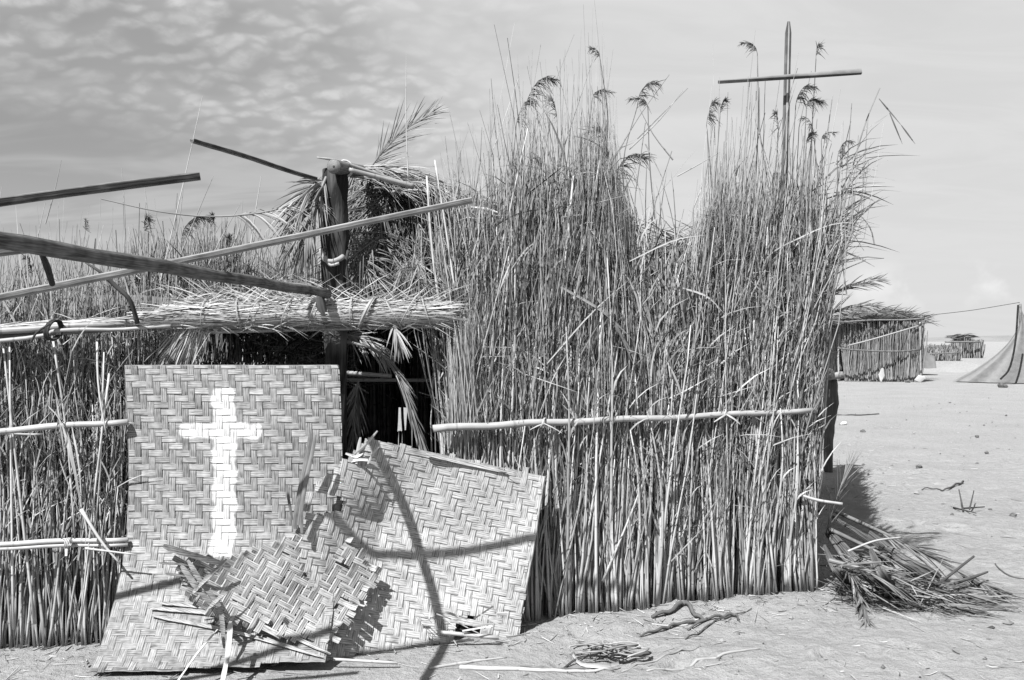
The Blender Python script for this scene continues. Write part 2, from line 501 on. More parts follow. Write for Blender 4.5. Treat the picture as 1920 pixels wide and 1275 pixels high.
# ------------------------------------------------------------------ ground: one sheet to the horizon
def build_ground():
    def axis(lo, hi, step, ends):
        core = np.arange(lo, hi, step)
        up = [hi]; s = step
        while up[-1] < ends[1]:
            s *= 1.22; up.append(up[-1] + s)
        dn = [lo]; s = step
        while dn[-1] > ends[0]:
            s *= 1.22; dn.append(dn[-1] - s)
        return np.concatenate([np.array(dn[1:])[::-1], core, np.array(up)])
    xs = axis(-3.4, 5.2, 0.026, (-9000, 9000))
    ys = axis(4.2, 13.5, 0.026, (-3000, 14000))
    gx, gy = np.meshgrid(xs, ys)
    gz = gh(gx, gy)
    nx, ny = len(xs), len(ys)
    idx = np.arange(nx * ny).reshape(ny, nx)
    q = np.stack([idx[:-1, :-1], idx[:-1, 1:], idx[1:, 1:], idx[1:, :-1]], -1).reshape(-1, 4)
    mb = MB(); mb.add(np.stack([gx, gy, gz], -1).reshape(-1, 3), q, 0.5)
    return mb.build('ground', M['sand'], kind='structure')
build_ground()

def build_hills():
    xs = np.linspace(-900, 1500, 160); D = 950.
    h = 5.0 + 4.5 * vnoise(xs * .008, xs * 0 + 2, 4) + 2.0 * vnoise(xs * .05, xs * 0 + 5, 8)
    rows = [np.stack([xs, np.full_like(xs, D - 60), xs * 0 - 1], 1), np.stack([xs, np.full_like(xs, D), h], 1), np.stack([xs, np.full_like(xs, D + 80), h * .9], 1), np.stack([xs, np.full_like(xs, D + 160), xs * 0 - 1], 1)]
    V = np.concatenate(rows); n = len(xs); i = np.arange(n - 1)
    mb = MB(); mb.add(V, np.concatenate([np.stack([r * n + i, r * n + i + 1, (r + 1) * n + i + 1, (r + 1) * n + i], 1) for r in range(3)]), .5)
    mb.build('hills', M['hill'], kind='structure')
M['hill'] = fibre_mat('far_land', .10, .26, .95, streak=.3, spec=.0, bump=0, scale=.004, obj=True)
build_hills()

# ------------------------------------------------------------------ reeds
def reed_paths(base, H, lean, K=7, bend=0.05, curl=0.0):
    """base N,3; H N; lean N,2 (x,y shift per metre)."""
    N = len(base)
    t = np.linspace(0, 1, K)[None, :, None]
    p = base[:, None, :] + np.concatenate([lean, np.ones((N, 1))], 1)[:, None, :] * (H[:, None, None] * t)
    ph = rng.random((N, 2)) * 6.28
    am = rng.normal(0, bend, (N, 2))
    w = np.sin(t[..., 0] * np.pi * rng.uniform(0.8, 2.2, (N, 1)) + ph[:, :1])
    p[..., 0] += am[:, :1] * (w - w[:, :1]) * H[:, None] * 0.25
    w2 = np.sin(t[..., 0] * np.pi * rng.uniform(0.8, 2.0, (N, 1)) + ph[:, 1:])
    p[..., 1] += am[:, 1:] * (w2 - w2[:, :1]) * H[:, None] * 0.2
    p[..., 0] += rng.normal(0, 0.0025, (N, K))
    return p

def leaf_set(mb, root, ang, length, width, droop, tone, yj=0.35):
    """Narrow leaves: root N,3; ang = tilt from vertical in the wall plane."""
    N = len(root); K = 4
    az = rng.normal(0, yj, N)
    d = np.stack([np.sin(ang), np.sin(az) * 0.6, np.cos(ang)], 1)
    t = np.linspace(0, 1, K)[None, :, None]
    p = root[:, None] + d[:, None] * (length[:, None, None] * t)
    p[..., 2] -= (droop * length)[:, None] * t[..., 0] ** 2
    p[..., 0] += (np.sign(ang) * droop * length * 0.5)[:, None] * t[..., 0] ** 2
    w = width[:, None] * np.array([0.8, 1.0, 0.75, 0.08])[None]
    sd = np.stack([np.cos(ang + rng.normal(0, .4, N)), rng.normal(0, 0.7, N), -np.sin(ang)], 1)
    mb.blades(p, w, sd, tone)

def plume(mb, tip, dirx, size, tone, n=46):
    """Nodding reed seed head: the axis bends over and its hairs comb to one side."""
    yy = rng.normal(0, .3)
    erect = rng.random() < .4
    k = rng.uniform(.6, 1.5); dirx = dirx * (rng.uniform(.1, .4) if erect else rng.uniform(.55, 1.2))
    ax = curve([tip, tip + np.array([dirx * .12 * size, yy * .1 * size, .50 * size]), tip + np.array([dirx * .5 * size, yy * .4 * size, .85 * size * k]), tip + np.array([dirx * 1.0 * size, yy * size, .80 * size * k])], 9)
    mb.tubes(ax, np.linspace(.0022, .001, 9), 3, tone)
    u = rng.random(n) ** .8 * .9 + .1
    i = np.clip((u * 8).astype(int), 0, 7); f = (u * 8 - i)[:, None]
    r = ax[i] * (1 - f) + ax[i + 1] * f
    L_ = size * rng.uniform(.25, .85, n) * (1.05 - .55 * u)
    d = np.stack([dirx * rng.uniform(.35, 1.0, n), rng.normal(0, .28, n), rng.uniform(-.1, .75, n)], 1)
    d /= np.linalg.norm(d, axis=1)[:, None]
    t = np.linspace(0, 1, 4)[None, :, None]
    p = r[:, None] + d[:, None] * (L_[:, None, None] * t)
    p[..., 0] += rng.normal(0, .2, (n, 1)) * L_[:, None] * t[..., 0]
    p[..., 2] -= (L_ * rng.uniform(.1, 1.3, n) * (.5 if erect else 1))[:, None] * t[..., 0] ** 2
    sd = rng.normal(0, 1, (n, 3))
    mb.blades(p, np.array([.0012, .0022, .002, .0006])[None] * (size / .16) ** .5 * np.ones((n, 1)), sd, tone + rng.normal(0, .1, n))

def reed_variants(n, rmin, rmax, H, leaves=True):
    out = []
    for i in range(n):
        mb = MB()
        base = np.zeros((1, 3))
        p = reed_paths(base, np.array([H]), rng.normal(0, .01, (1, 2)), 9, .05)
        r0 = rng.uniform(rmin, rmax)
        rad = np.linspace(1, .30, 9)[None] * r0
        mb.tubes(p, rad, 6, np.clip(rng.normal(.66, .16), .2, .98), cap=True)
        if leaves:
            nl = rng.integers(2, 6)
            k = rng.integers(4, 9, nl)
            leaf_set(mb, p[0, k], rng.normal(0, .3, nl), rng.uniform(.2, .45, nl), rng.uniform(.003, .006, nl), rng.uniform(0, .35, nl), rng.uniform(.3, .7, nl))
        out.append(mb.mesh('reed', M['reed']))
    return out

def place_reeds(parent, variants, base, rot, scale):
    org = np.array(parent.location)
    for i in range(len(base)):
        o = bpy.data.objects.new('reed', variants[i % len(variants)])
        o.location = tuple(base[i] - org)
        o.rotation_euler = tuple(rot[i])
        o.scale = tuple(scale[i])
        o.parent = parent
        COL.objects.link(o)

# outline of the dense top of the tall right-hand screen, then of its wisps (photo bearings turned to heights on the wall)
TOPX = np.array([800, 850, 900, 950, 1000, 1050, 1100, 1150, 1200, 1222, 1240, 1275, 1300, 1340, 1400, 1480, 1540, 1590, 1640])
TOPY = np.array([355, 352, 350, 340, 300, 258, 240, 245, 265, 345, 455, 460, 385, 355, 350, 350, 360, 390, 450])
def screen_top(X):
    D = wall_right_D(X)
    px = X / D * F + 960
    y = np.interp(px, TOPX, TOPY)
    return EYE + (637.5 - y) / F * D
def flare(X):
    """Sideways lean (m per m of height) of the bundles: two tufts and a splayed right end."""
    px = X / wall_right_D(X) * F + 960
    return np.interp(px, [820, 900, 960, 1060, 1150, 1225, 1250, 1270, 1330, 1420, 1500, 1545], [-.02, .0, .01, .02, -.01, -.08, -.03, .05, .03, .03, .06, .11])
def warp(mb):
    """Splay the bundles above their rail and ease the right edge inward below it."""
    for v in mb.v:
        X = np.clip(v[:, 0], -.4, 1.94)
        g = np.clip(v[:, 2] - 1.0, 0, 3) ** 1.25
        v[:, 0] += flare(X) * g
        v[:, 0] = np.where(v[:, 2] < 2.1, np.minimum(v[:, 0], 1.955 + .10 * np.clip(v[:, 2] - 1.4, 0, 2) + rng.normal(0, .001)), v[:, 0])

def clumped(n, lo, hi, step=.055, sd=.018, seed=0):
    """Positions gathered in bundles, with thin gaps between them; also a height factor of each bundle."""
    R = np.random.default_rng(seed)
    c = np.arange(lo, hi, step) + R.normal(0, step * .3, len(np.arange(lo, hi, step)))
    f = 1 + np.clip(R.normal(0, .05, len(c)), -.1, .035)
    k = rng.integers(0, len(c), n)
    x = np.clip(c[k] + rng.normal(0, sd, n), lo - .02, hi + .015)
    return x, f[k]

def clump_lean(X):
    """Neighbouring stems of one bundle lean together."""
    return .11 * vnoise(X * 9.0, X * 0 + 3.3, 12) + .06 * vnoise(X * 23.0, X * 0 + 1.3, 13)

def build_reed_screen():
    org = np.array([0.75, 5.9, 0.0])
    root = empty('reed_screen', org, 'tall ragged reed wall with feathery tops right of the dark doorway', 'reed wall')
    X0, X1 = -0.315, 1.90
    # 1. the mass of stems, thick, in layers from the back to the front
    mb = MB()
    n = 1350
    X, hf = clumped(n, X0, X1, .078, .017, seed=1); lay = rng.random(n)
    Y = wall_right_D(X) + 0.015 + lay * 0.19
    base = np.stack([X, Y, gh(X, Y) - 0.04], 1)
    top = screen_top(X) * hf
    H = top * rng.uniform(.45, 1.0, n) ** .8
    H = np.where(lay > .6, top * rng.uniform(.8, 1.03, n), H)
    edge = np.interp(X, [1.6, 1.9], [0, -.02])
    lean = np.stack([edge + rng.normal(0, .024, n) + clump_lean(X), rng.normal(0.0, .012, n)], 1)
    p = reed_paths(base, H, lean, 9, .045)
    r = .003 + .006 * rng.random(n) ** 1.4
    rad = r[:, None] * np.linspace(1, .33, 9)[None]
    tone = np.clip(rng.normal(.56, .27, n), .0, 1)
    mb.tubes(p, rad, 5, tone)
    # shorter broken stems at the foot
    n = 620
    X, hf = clumped(n, X0, X1, .078, .016, seed=1); Y = wall_right_D(X) - .015 + rng.random(n) * .07
    base = np.stack([X, Y, gh(X, Y) - .03], 1)
    H = rng.uniform(.45, 1.75, n)
    lean = np.stack([rng.normal(0, .03, n) + clump_lean(X), rng.normal(.01, .02, n)], 1)
    p = reed_paths(base, H, lean, 7, .045)
    mb.tubes(p, (.0035 + .0065 * rng.random(n) ** 1.5)[:, None] * np.linspace(1, .55, 7)[None], 5, np.clip(rng.normal(.60, .24, n), .05, 1), cap=True)
    warp(mb)
    mb.build('reed_mass', M['reed'], root, kind='stuff')
    # 2. thin upper stems that rise out of the mass, thinning to wisps
    mb = MB()
    n = 2800
    X, hf = clumped(n, X0, X1, .078, .021, seed=1); lay = rng.random(n)
    Y = wall_right_D(X) - .05 + lay * .24
    z0 = rng.uniform(.6, 1.9, n)
    top = screen_top(X) * hf
    H = np.maximum(top * rng.normal(.94, .08, n) - z0, .25)
    wisp = rng.random(n) < .26
    pxw = X / wall_right_D(X) * F + 960
    ext = np.interp(pxw, [830, 945, 990, 1200, 1225, 1245, 1275, 1300, 1540], [.12, .18, .7, .65, .2, .08, .08, .65, .65])
    H = np.where(wisp, H + rng.random(n) ** 1.5 * ext, H)
    base = np.stack([X, Y, z0], 1)
    lx = rng.normal(0, .06, n) + clump_lean(X)
    lx = np.where((pxw > 1150) & (pxw < 1350), np.abs(lx) * np.sign(pxw - 1252), lx)
    lean = np.stack([lx, rng.normal(0, .035, n)], 1)
    p = reed_paths(base, H, lean, 6, .12)
    rad = rng.uniform(.002, .0056, n)[:, None] * np.linspace(1, .25, 6)[None]
    mb.tubes(p, rad, 4, np.clip(rng.normal(.56, .25, n), .03, 1))
    warp(mb)
    mb.build('thin_reed_mass', M['reed'], root, kind='stuff')
    # 3. leaves and sheaths
    mb = MB()
    n = 24000
    X, hf = clumped(n, X0, X1, .078, .024, seed=1)
    top = screen_top(X) * hf
    z = 0.25 + (top - .51) * rng.beta(1.65, 1.25, n)
    Y = wall_right_D(X) - .09 + rng.random(n) ** .8 * .25
    ang = rng.normal(0, .15, n) + clump_lean(X)
    wild = rng.random(n) < np.where(z > 1.25, .09, .025)
    ang = np.where(wild, rng.normal(0, .9, n), ang)
    ln = rng.uniform(.06, .36, n)
    leaf_set(mb, np.stack([X, Y, z - .1], 1), ang, ln, .0012 + .0034 * rng.random(n) ** 1.6, rng.uniform(0, .35, n) * (rng.random(n) < .5), np.clip(rng.normal(.43, .26, n), .0, 1))
    # leaves standing off the tops and the splayed end
    n = 1100
    X, hf = clumped(n, X0, X1 + .03, .09, .03, seed=5); top = screen_top(X) * hf
    z = top * rng.uniform(.72, .93, n)
    ang = rng.normal(0, .6, n)
    pxl = X / wall_right_D(X) * F + 960
    ang = np.where((pxl > 1150) & (pxl < 1350), np.abs(ang) * np.sign(pxl - 1252), ang)
    leaf_set(mb, np.stack([X, wall_right_D(X) + rng.uniform(-.05, .2, n), z], 1), ang, rng.uniform(.12, .36, n), rng.uniform(.0014, .004, n), rng.uniform(.1, .7, n), np.clip(rng.normal(.38, .2, n), .02, 1))
    # broad broken blades standing at odd angles in the tops
    n = 46
    X, hf = clumped(n, X0 + .25, X1, .2, .06, seed=8); top = screen_top(X)
    z = top * rng.uniform(.78, .97, n)
    an_ = rng.choice([-1, 1], n) * rng.uniform(.25, 1.25, n)
    pxl = X / wall_right_D(X) * F + 960
    an_ = np.where((pxl > 1180) & (pxl < 1320), np.abs(an_) * np.sign(pxl - 1252), an_)
    leaf_set(mb, np.stack([X, wall_right_D(X) + rng.uniform(-.08, .15, n), z], 1), an_, rng.uniform(.18, .42, n), rng.uniform(.0035, .0075, n), rng.uniform(0, .5, n), np.clip(rng.normal(.3, .2, n), .02, 1))
    # spiky broad leaves flung out at the right end
    n = 120
    z = rng.uniform(1.7, 2.75, n); X = np.full(n, 1.9) + rng.normal(0, .05, n)
    leaf_set(mb, np.stack([X, 6.25 + rng.uniform(-.05, .15, n), z], 1), rng.uniform(.1, 1.7, n), rng.uniform(.12, .4, n), rng.uniform(.002, .005, n), rng.uniform(.1, .6, n), np.clip(rng.normal(.35, .2, n), .02, 1))
    warp(mb)
    mb.build('leaf_mass', M['leaf'], root, kind='stuff')
    # 4. single stems that can be told apart on the face of the screen
    var = reed_variants(26, .0045, .0098, 2.0)
    n = 270
    X, hf = clumped(n, X0, X1, .078, .018, seed=1)
    Y = wall_right_D(X) - rng.uniform(.01, .06, n)
    sz = rng.uniform(.45, 1.15, n)
    base = np.stack([X, Y, gh(X, Y) - .03], 1)
    tilt = rng.normal(0, .032, n) + clump_lean(X) + np.interp(X, [1.6, 1.9], [0, -.035])
    tilt = np.where(rng.random(n) < .08, np.clip(rng.normal(0, .1, n), -.15, .15), tilt)
    tilt = np.where(X > 1.7, np.minimum(tilt, .01), tilt)
    rot = np.stack([rng.normal(-.01, .015, n), tilt, rng.uniform(-.4, .4, n)], 1)
    sc = np.stack([rng.uniform(.75, 1.25, n)] * 2 + [sz], 1)
    place_reeds(root, var, base, rot, sc)
    # a few long pale canes that catch the eye
    for (x0, y0, x1, y1, r) in ((1118, 1160, 1128, 560, .010), (1215, 1140, 1190, 700, .009), (1345, 1130, 1310, 640, .0085), (1455, 1110, 1400, 520, .0085),
                                (1020, 1000, 1075, 330, .0075), (905, 640, 990, 240, .006), (1440, 990, 1395, 610, .009), (1055, 690, 1125, 300, .007),
                                (830, 610, 800, 330, .009), (855, 560, 815, 300, .007), (1500, 640, 1545, 360, .006), (1460, 700, 1370, 520, .006),
                                (1240, 1010, 1150, 760, .009), (1130, 1090, 1215, 880, .008)):
        m2 = MB()
        Xa = (x0 - 960) / F * 5.8
        Da = wall_right_D(Xa) - .05
        Xb = (x1 - 960) / F * Da
        a = P(x0, y0, Da); b = P(x1, y1, wall_right_D(Xb) - .06)
        pts = curve([a, (a + b) / 2 + rng.normal(0, .012, 3), b], 9)
        m2.tubes(pts, np.linspace(r, r * .55, 9), 6, rng.uniform(.75, .95), cap=True)
        m2.build('reed', M['reed'], root)
    # broken leaf blades lying across the face
    for (x0, y0, x1, y1, w, tn) in ((1045, 535, 1190, 640, .016, .5), (1280, 540, 1360, 590, .012, .8), (1010, 700, 1185, 520, .008, .6), (1400, 520, 1500, 640, .009, .45),
                                    (1180, 490, 1330, 440, .008, .8), (1470, 460, 1610, 415, .008, .85), (1120, 560, 1190, 690, .02, .35), (1010, 780, 1065, 660, .008, .6)):
        m2 = MB()
        Xa = (x0 - 960) / F * 5.85
        a = P(x0, y0, wall_right_D(Xa) - .10); b = P(x1, y1, wall_right_D((x1 - 960) / F * 5.85) - .11)
        pts = curve([a, a * .45 + b * .55 + np.array([0, -.02, .035]), b], 8)
        m2.blades(pts, np.array([.6, .9, 1, 1, .9, .7, .4, .06]) * w * .5, np.array([0.2, .3, 1.]), tn, fold=.4)
        m2.build('leaf_blade', M['leaf'], root)
    # 5. seed heads: (px, py) of the head, size, which way it nods
    for (px, py, s, dx, tn) in ((985, 205, .16, 1, .15), (968, 235, .13, 1, .2), (1045, 235, .17, -1, .3), (1195, 200, .13, 1, .25), (1215, 205, .10, -1, .3),
                                (1325, 235, .12, 1, .2), (1350, 218, .12, 1, .25), (1420, 100, .07, -1, .15), (1530, 110, .11, 1, .35), (1492, 198, .10, 1, .02),
                                (1512, 205, .09, 1, .2), (1512, 275, .12, 1, .1), (1540, 265, .09, 1, .15), (1525, 245, .08, -1, .2), (1125, 110, .07, -1, .3),
                                (1145, 325, .22, -1, .35), (1150, 350, .2, 1, .3), (1570, 300, .09, 1, .3), (1460, 250, .10, -1, .3), (1110, 190, .11, 1, .3)):
        m2 = MB()
        D = 5.95 + .12 * rng.random() if px < 1250 else 6.15 + .1 * rng.random()
        tip = P(px, py, D)
        plume(m2, tip, dx, s * rng.uniform(.8, 1.15), tn, int(rng.uniform(60, 130)))
        foot = P(px + rng.normal(0, 12) - dx * 6, py + rng.uniform(190, 300), D)
        st = curve([foot, (foot + tip) / 2 + np.array([rng.normal(0, .02), 0, 0]), tip], 8)
        m2.tubes(st, np.linspace(.004, .0024, 8), 4, rng.uniform(.3, .6))
        m2.build('seed_head', M['plume'], root)
    # the tall broken reed leaning out at the right end
    m2 = MB()
    st = curve([P(1560, 480, 6.2), P(1600, 310, 6.2), P(1625, 225, 6.2), P(1650, 165, 6.2)], 10)
    m2.tubes(st, np.linspace(.006, .003, 10), 5, .5)
    for (a, b) in (((1648, 185), (1690, 235)), ((1690, 235), (1716, 270)), ((1668, 212), (1692, 270)), ((1620, 245), (1665, 215)), ((1610, 300), (1642, 262))):
        m2.blades(curve([P(*a, 6.2), P(*b, 6.2)], 4), np.array([.5, 1, .8, .2]) * .006, np.array([.6, .2, .8]), .3)
    m2.build('reed', M['reed'], root)
    # tall wisps at the tops
    m2 = MB()
    for (x0, y0, x1, y1) in ((1040, 330, 1120, 85), (1120, 300, 1105, 120), (960, 330, 965, 160), (1300, 390, 1318, 300), (1418, 420, 1420, 105), (1010, 330, 968, 150), (1195, 260, 1290, 165),
                             (1180, 280, 1280, 170), (1150, 300, 1255, 140), (1210, 270, 1245, 340), (1262, 300, 1200, 205), (1640, 460, 1600, 390), (1575, 420, 1640, 380), (1570, 400, 1620, 470),
                             (1580, 470, 1640, 500), (1560, 520, 1620, 490), (765, 330, 762, 100), (905, 380, 930, 330), (1380, 330, 1405, 290), (1270, 330, 1350, 285)):
        D = wall_right_D((x1 - 960) / F * 6) + .05
        st = curve([P(x0, y0, D), P((x0 + x1) / 2 + rng.normal(0, 5), (y0 + y1) / 2, D), P(x1, y1, D)], 7)
        m2.tubes(st, np.linspace(.0045, .0016, 7), 4, rng.uniform(.3, .75))
    m2.build('wisp_mass', M['reed'], root, kind='stuff')
    # 6. the rail with its ties
    rail = MB()
    pts = curve([P(812, 804, 5.42), P(1010, 793, 5.6), P(1250, 783, 5.84), P(1528, 769, 6.15)], 24)
    pts[:, 2] += .004 * np.sin(np.arange(24) * 1.1)
    rail.tubes(pts, np.linspace(.0215, .0165, 24), 12, .66, cap=True)
    rail_o = rail.build('rail', M['cane'], root)
    for (px, py, D) in ((1020, 793, 5.59), (1360, 776, 5.96)):
        t = MB()
        c = P(px, py, D)
        for k in range(3):
            a = np.linspace(0, 2 * np.pi, 14)
            ring = np.stack([c[0] + (k - 1) * .009 + .012 * np.sin(a + k), c[1] + .025 * np.cos(a), c[2] + .027 * np.sin(a)], 1)
            t.tubes(ring, .004, 4, .75)
        for s in (-1, 1):
            e = c + np.array([s * rng.uniform(.04, .10), -.03, -rng.uniform(.0, .10)])
            e[2] = c[2] - rng.uniform(.03, .08)
            t.blades(curve([c + np.array([0, -.03, .0]), (c + e) / 2 + np.array([0, -.03, .004]), e], 5), np.array([.7, 1, 1, .9, .7]) * rng.uniform(.003, .006), np.array([0, .3, 1.]), .65, fold=.3)
        t.build('tie', M['fibre'], rail_o, origin=org)
    return root
build_reed_screen()

def build_left_wall():
    org = np.array([-2.3, 5.25, 0.0])
    root = empty('reed_wall', org, 'low dark reed wall tied with cane rails, left of the painted mat', 'reed wall')
    X0, X1 = -3.25, -1.86
    mb = MB()
    n = 800
    X = rng.uniform(X0, X1, n); lay = rng.random(n)
    Y = wall_left_D(X) + .03 + lay * .16
    base = np.stack([X, Y, gh(X, Y) - .04], 1)
    H = rng.normal(1.72, .18, n)
    p = reed_paths(base, H, np.stack([rng.normal(0, .05, n), rng.normal(0, .012, n)], 1), 8, .08)
    mb.tubes(p, rng.uniform(.003, .008, n)[:, None] * np.linspace(1, .4, 8)[None], 5, np.clip(rng.normal(.43, .24, n), .05, 1))
    n = 420
    X = rng.uniform(X0, X1, n); Y = wall_left_D(X) + rng.random(n) * .2
    z0 = rng.uniform(.9, 1.5, n)
    base = np.stack([X, Y, z0], 1)
    p = reed_paths(base, rng.uniform(.35, .95, n), np.stack([rng.normal(0, .12, n), rng.normal(0, .03, n)], 1), 6, .12)
    mb.tubes(p, rng.uniform(.0018, .0045, n)[:, None] * np.linspace(1, .3, 6)[None], 4, np.clip(rng.normal(.45, .2, n), .05, 1))
    mb.build('reed_mass', M['reed'], root, kind='stuff')
    mb = MB()
    n = 4800
    X = rng.uniform(X0, X1, n)
    z = .35 + 1.5 * rng.beta(2, 1.3, n)
    ang = np.where(rng.random(n) < .2, rng.normal(0, .7, n), rng.normal(0, .25, n))
    leaf_set(mb, np.stack([X, wall_left_D(X) - .04 + rng.random(n) * .22, z - .1], 1), ang, rng.uniform(.06, .3, n), rng.uniform(.0012, .0034, n), rng.uniform(0, .4, n), np.clip(rng.normal(.32, .24, n), .0, 1))
    mb.build('leaf_mass', M['leaf'], root, kind='stuff')
    var = reed_variants(18, .0045, .0085, 1.6)
    n = 110
    X = rng.uniform(X0 + .05, X1, n); X[:90] = rng.uniform(-2.85, -2.05, 90)
    Y = wall_left_D(X) - rng.uniform(.0, .04, n)
    base = np.stack([X, Y, gh(X, Y) - .02], 1)
    rot = np.stack([rng.normal(-.01, .015, n), rng.normal(0, .09, n), rng.uniform(-.4, .4, n)], 1)
    sc = np.stack([rng.uniform(.7, 1.15, n)] * 2 + [rng.uniform(.4, 1.1, n)], 1)
    place_reeds(root, var, base, rot, sc)
    for (x0, y0, x1, y1, r) in ((65, 1170, 5, 640, .008), (25, 1180, 18, 640, .007), (100, 640, 140, 1010, .006), (205, 700, 150, 1170, .006), (150, 1180, 195, 660, .006), (182, 640, 200, 820, .006)):
        m2 = MB(); a, b = P(x0, y0, 5.12), P(x1, y1, 5.1)
        m2.tubes(curve([a, (a + b) / 2 + rng.normal(0, .015, 3), b], 8), np.linspace(r, r * .6, 8), 6, .9, cap=True)
        m2.build('reed', M['reed'], root)
    # the hanging dry leaf sheath and the broken stalk crossing the lower rail
    m2 = MB()
    for (x0, y0, x1, y1, x2, y2, w, tn) in ((118, 800, 138, 870, 152, 950, .009, .8), (126, 805, 142, 880, 154, 955, .006, .55), (112, 860, 132, 915, 150, 962, .007, .6), (135, 800, 148, 860, 153, 930, .006, .75),
                                            (90, 760, 112, 785, 130, 830, .005, .8), (152, 950, 165, 990, 160, 1020, .006, .6), (105, 745, 112, 800, 120, 850, .004, .7)):
        m2.blades(curve([P(x0, y0, 5.08), P(x1 + rng.normal(0, 3), y1, 5.05 + rng.normal(0, .01)), P(x2, y2, 5.05)], 9), w * np.array([.4, .8, 1, .9, 1, .9, .7, .5, .1]) * rng.uniform(.8, 1.2, 9), np.array([1, rng.normal(0, .5), .1]), tn, fold=.5)
    m2.build('leaf_sheath', M['leaf'], root, kind='stuff')
    m2 = MB()
    m2.tubes(curve([P(152, 955, 5.05), P(190, 1015, 5.03), P(226, 1058, 5.03)], 8), np.linspace(.010, .005, 8), 6, .95, cap=True)
    m2.build('broken_stalk', M['cane'], root)
    m2 = MB()
    m2.tubes(curve([P(160, 1028, 5.03), P(255, 1040, 5.02)], 6), np.linspace(.006, .004, 6), 6, .9, cap=True)
    m2.build('broken_stalk', M['cane'], root)
    for (ya, yb, r, tn, xb) in ((811, 790, .0165, .72, 240), (1017, 1011, .013, .85, 240), (1025, 1020, .010, .8, 240), (817, 813, .006, .7, 80)):
        m2 = MB()
        pts = curve([P(-160, ya + (8 if xb > 100 else 0), 5.0), P(xb, yb, 5.14)], 14)
        pts[:, 2] += .004 * np.sin(np.arange(14) * .9)
        m2.tubes(pts, r * (1 + .06 * np.sin(np.arange(14))), 10, tn, cap=True)
        ro_ = m2.build('rail', M['cane'], root)
        if tn == .85: low_rail = ro_
    t = MB(); c = P(125, 1018, 5.06)
    for k in range(3):
        a = np.linspace(0, 2 * np.pi, 12)
        t.tubes(np.stack([c[0] + k * .008, c[1], c[2]]) + np.stack([.004 * np.sin(a), .022 * np.cos(a), .026 * np.sin(a)], 1), .0035, 4, .8)
    t.blades(curve([c, c + np.array([.01, -.03, -.06])], 4), .006, np.array([1., 0, 0]), .8)
    t.build('tie', M['fibre'], low_rail, origin=org)
    return root
build_left_wall()

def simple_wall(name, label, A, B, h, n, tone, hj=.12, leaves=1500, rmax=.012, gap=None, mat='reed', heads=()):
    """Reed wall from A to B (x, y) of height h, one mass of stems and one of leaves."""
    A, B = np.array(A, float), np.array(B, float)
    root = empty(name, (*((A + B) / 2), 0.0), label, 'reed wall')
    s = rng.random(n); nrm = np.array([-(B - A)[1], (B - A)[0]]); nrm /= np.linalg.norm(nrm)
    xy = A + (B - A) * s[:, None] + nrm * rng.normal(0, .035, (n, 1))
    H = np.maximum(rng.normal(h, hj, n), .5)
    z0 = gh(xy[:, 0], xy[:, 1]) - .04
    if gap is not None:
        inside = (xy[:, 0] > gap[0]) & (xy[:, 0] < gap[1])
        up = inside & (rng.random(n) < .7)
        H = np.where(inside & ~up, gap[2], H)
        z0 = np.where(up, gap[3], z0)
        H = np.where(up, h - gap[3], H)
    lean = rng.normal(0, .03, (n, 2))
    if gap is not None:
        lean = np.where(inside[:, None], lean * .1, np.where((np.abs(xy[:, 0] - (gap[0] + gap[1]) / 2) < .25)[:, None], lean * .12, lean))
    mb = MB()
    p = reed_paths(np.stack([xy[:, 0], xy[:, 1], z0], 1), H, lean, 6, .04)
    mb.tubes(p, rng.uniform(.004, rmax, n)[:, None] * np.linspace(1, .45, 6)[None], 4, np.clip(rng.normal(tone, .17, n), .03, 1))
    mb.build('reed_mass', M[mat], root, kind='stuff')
    if leaves:
        mb = MB(); s = rng.random(leaves)
        xy = A + (B - A) * s[:, None] + nrm * rng.normal(0, .07, (leaves, 1))
        z = h * (.3 + .75 * rng.beta(2, 1, leaves))
        if gap is not None:
            z = np.where(np.abs(xy[:, 0] - (gap[0] + gap[1]) / 2) < .2, h * .95, z)
        leaf_set(mb, np.stack([xy[:, 0], xy[:, 1], z], 1), rng.normal(0, .4, leaves), rng.uniform(.1, .4, leaves), rng.uniform(.0014, .0045, leaves), rng.uniform(0, .5, leaves), np.clip(rng.normal(tone, .18, leaves), .02, 1))
        mb.build('leaf_mass', M['leaf'], root, kind='stuff')
    for (px, py, D, sz, dx, tn, drop) in heads:
        m2 = MB(); tip = P(px, py, D); plume(m2, tip, dx, sz * rng.uniform(.8, 1.1), tn, 140)
        foot = P(px + rng.normal(0, 10), py + drop, D)
        m2.tubes(curve([foot, (foot + tip) / 2 + np.array([rng.normal(0, .02), 0, 0]), tip], 8), np.linspace(.0045, .0025, 8), 4, .45)
        m2.build('seed_head', M['plume'], root)
    return root
# walls of the hut behind the face
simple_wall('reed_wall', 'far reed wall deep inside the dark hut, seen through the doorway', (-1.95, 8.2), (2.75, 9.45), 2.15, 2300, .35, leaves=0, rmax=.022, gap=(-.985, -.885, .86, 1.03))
simple_wall('reed_wall', 'side reed wall hidden behind the splayed right end of the tall screen', (1.83, 6.5), (3.3, 11.2), 2.42, 1700, .45, leaves=500, rmax=.02)
rear = simple_wall('reed_wall', 'wispy reed wall with dark seed heads rising behind the left beam', (-4.6, 6.55), (-1.25, 7.05), 1.72, 760, .36, hj=.34, leaves=2300, rmax=.008,
            heads=((270, 440, 6.6, .15, 1, .3, 170), (340, 450, 6.7, .19, 1, .15, 170), (402, 425, 6.7, .10, -1, .1, 190),
                   (160, 435, 6.6, .06, 1, .3, 150), (425, 470, 6.8, .13, 1, .2, 160), (60, 520, 6.6, .12, -1, .1, 120)))
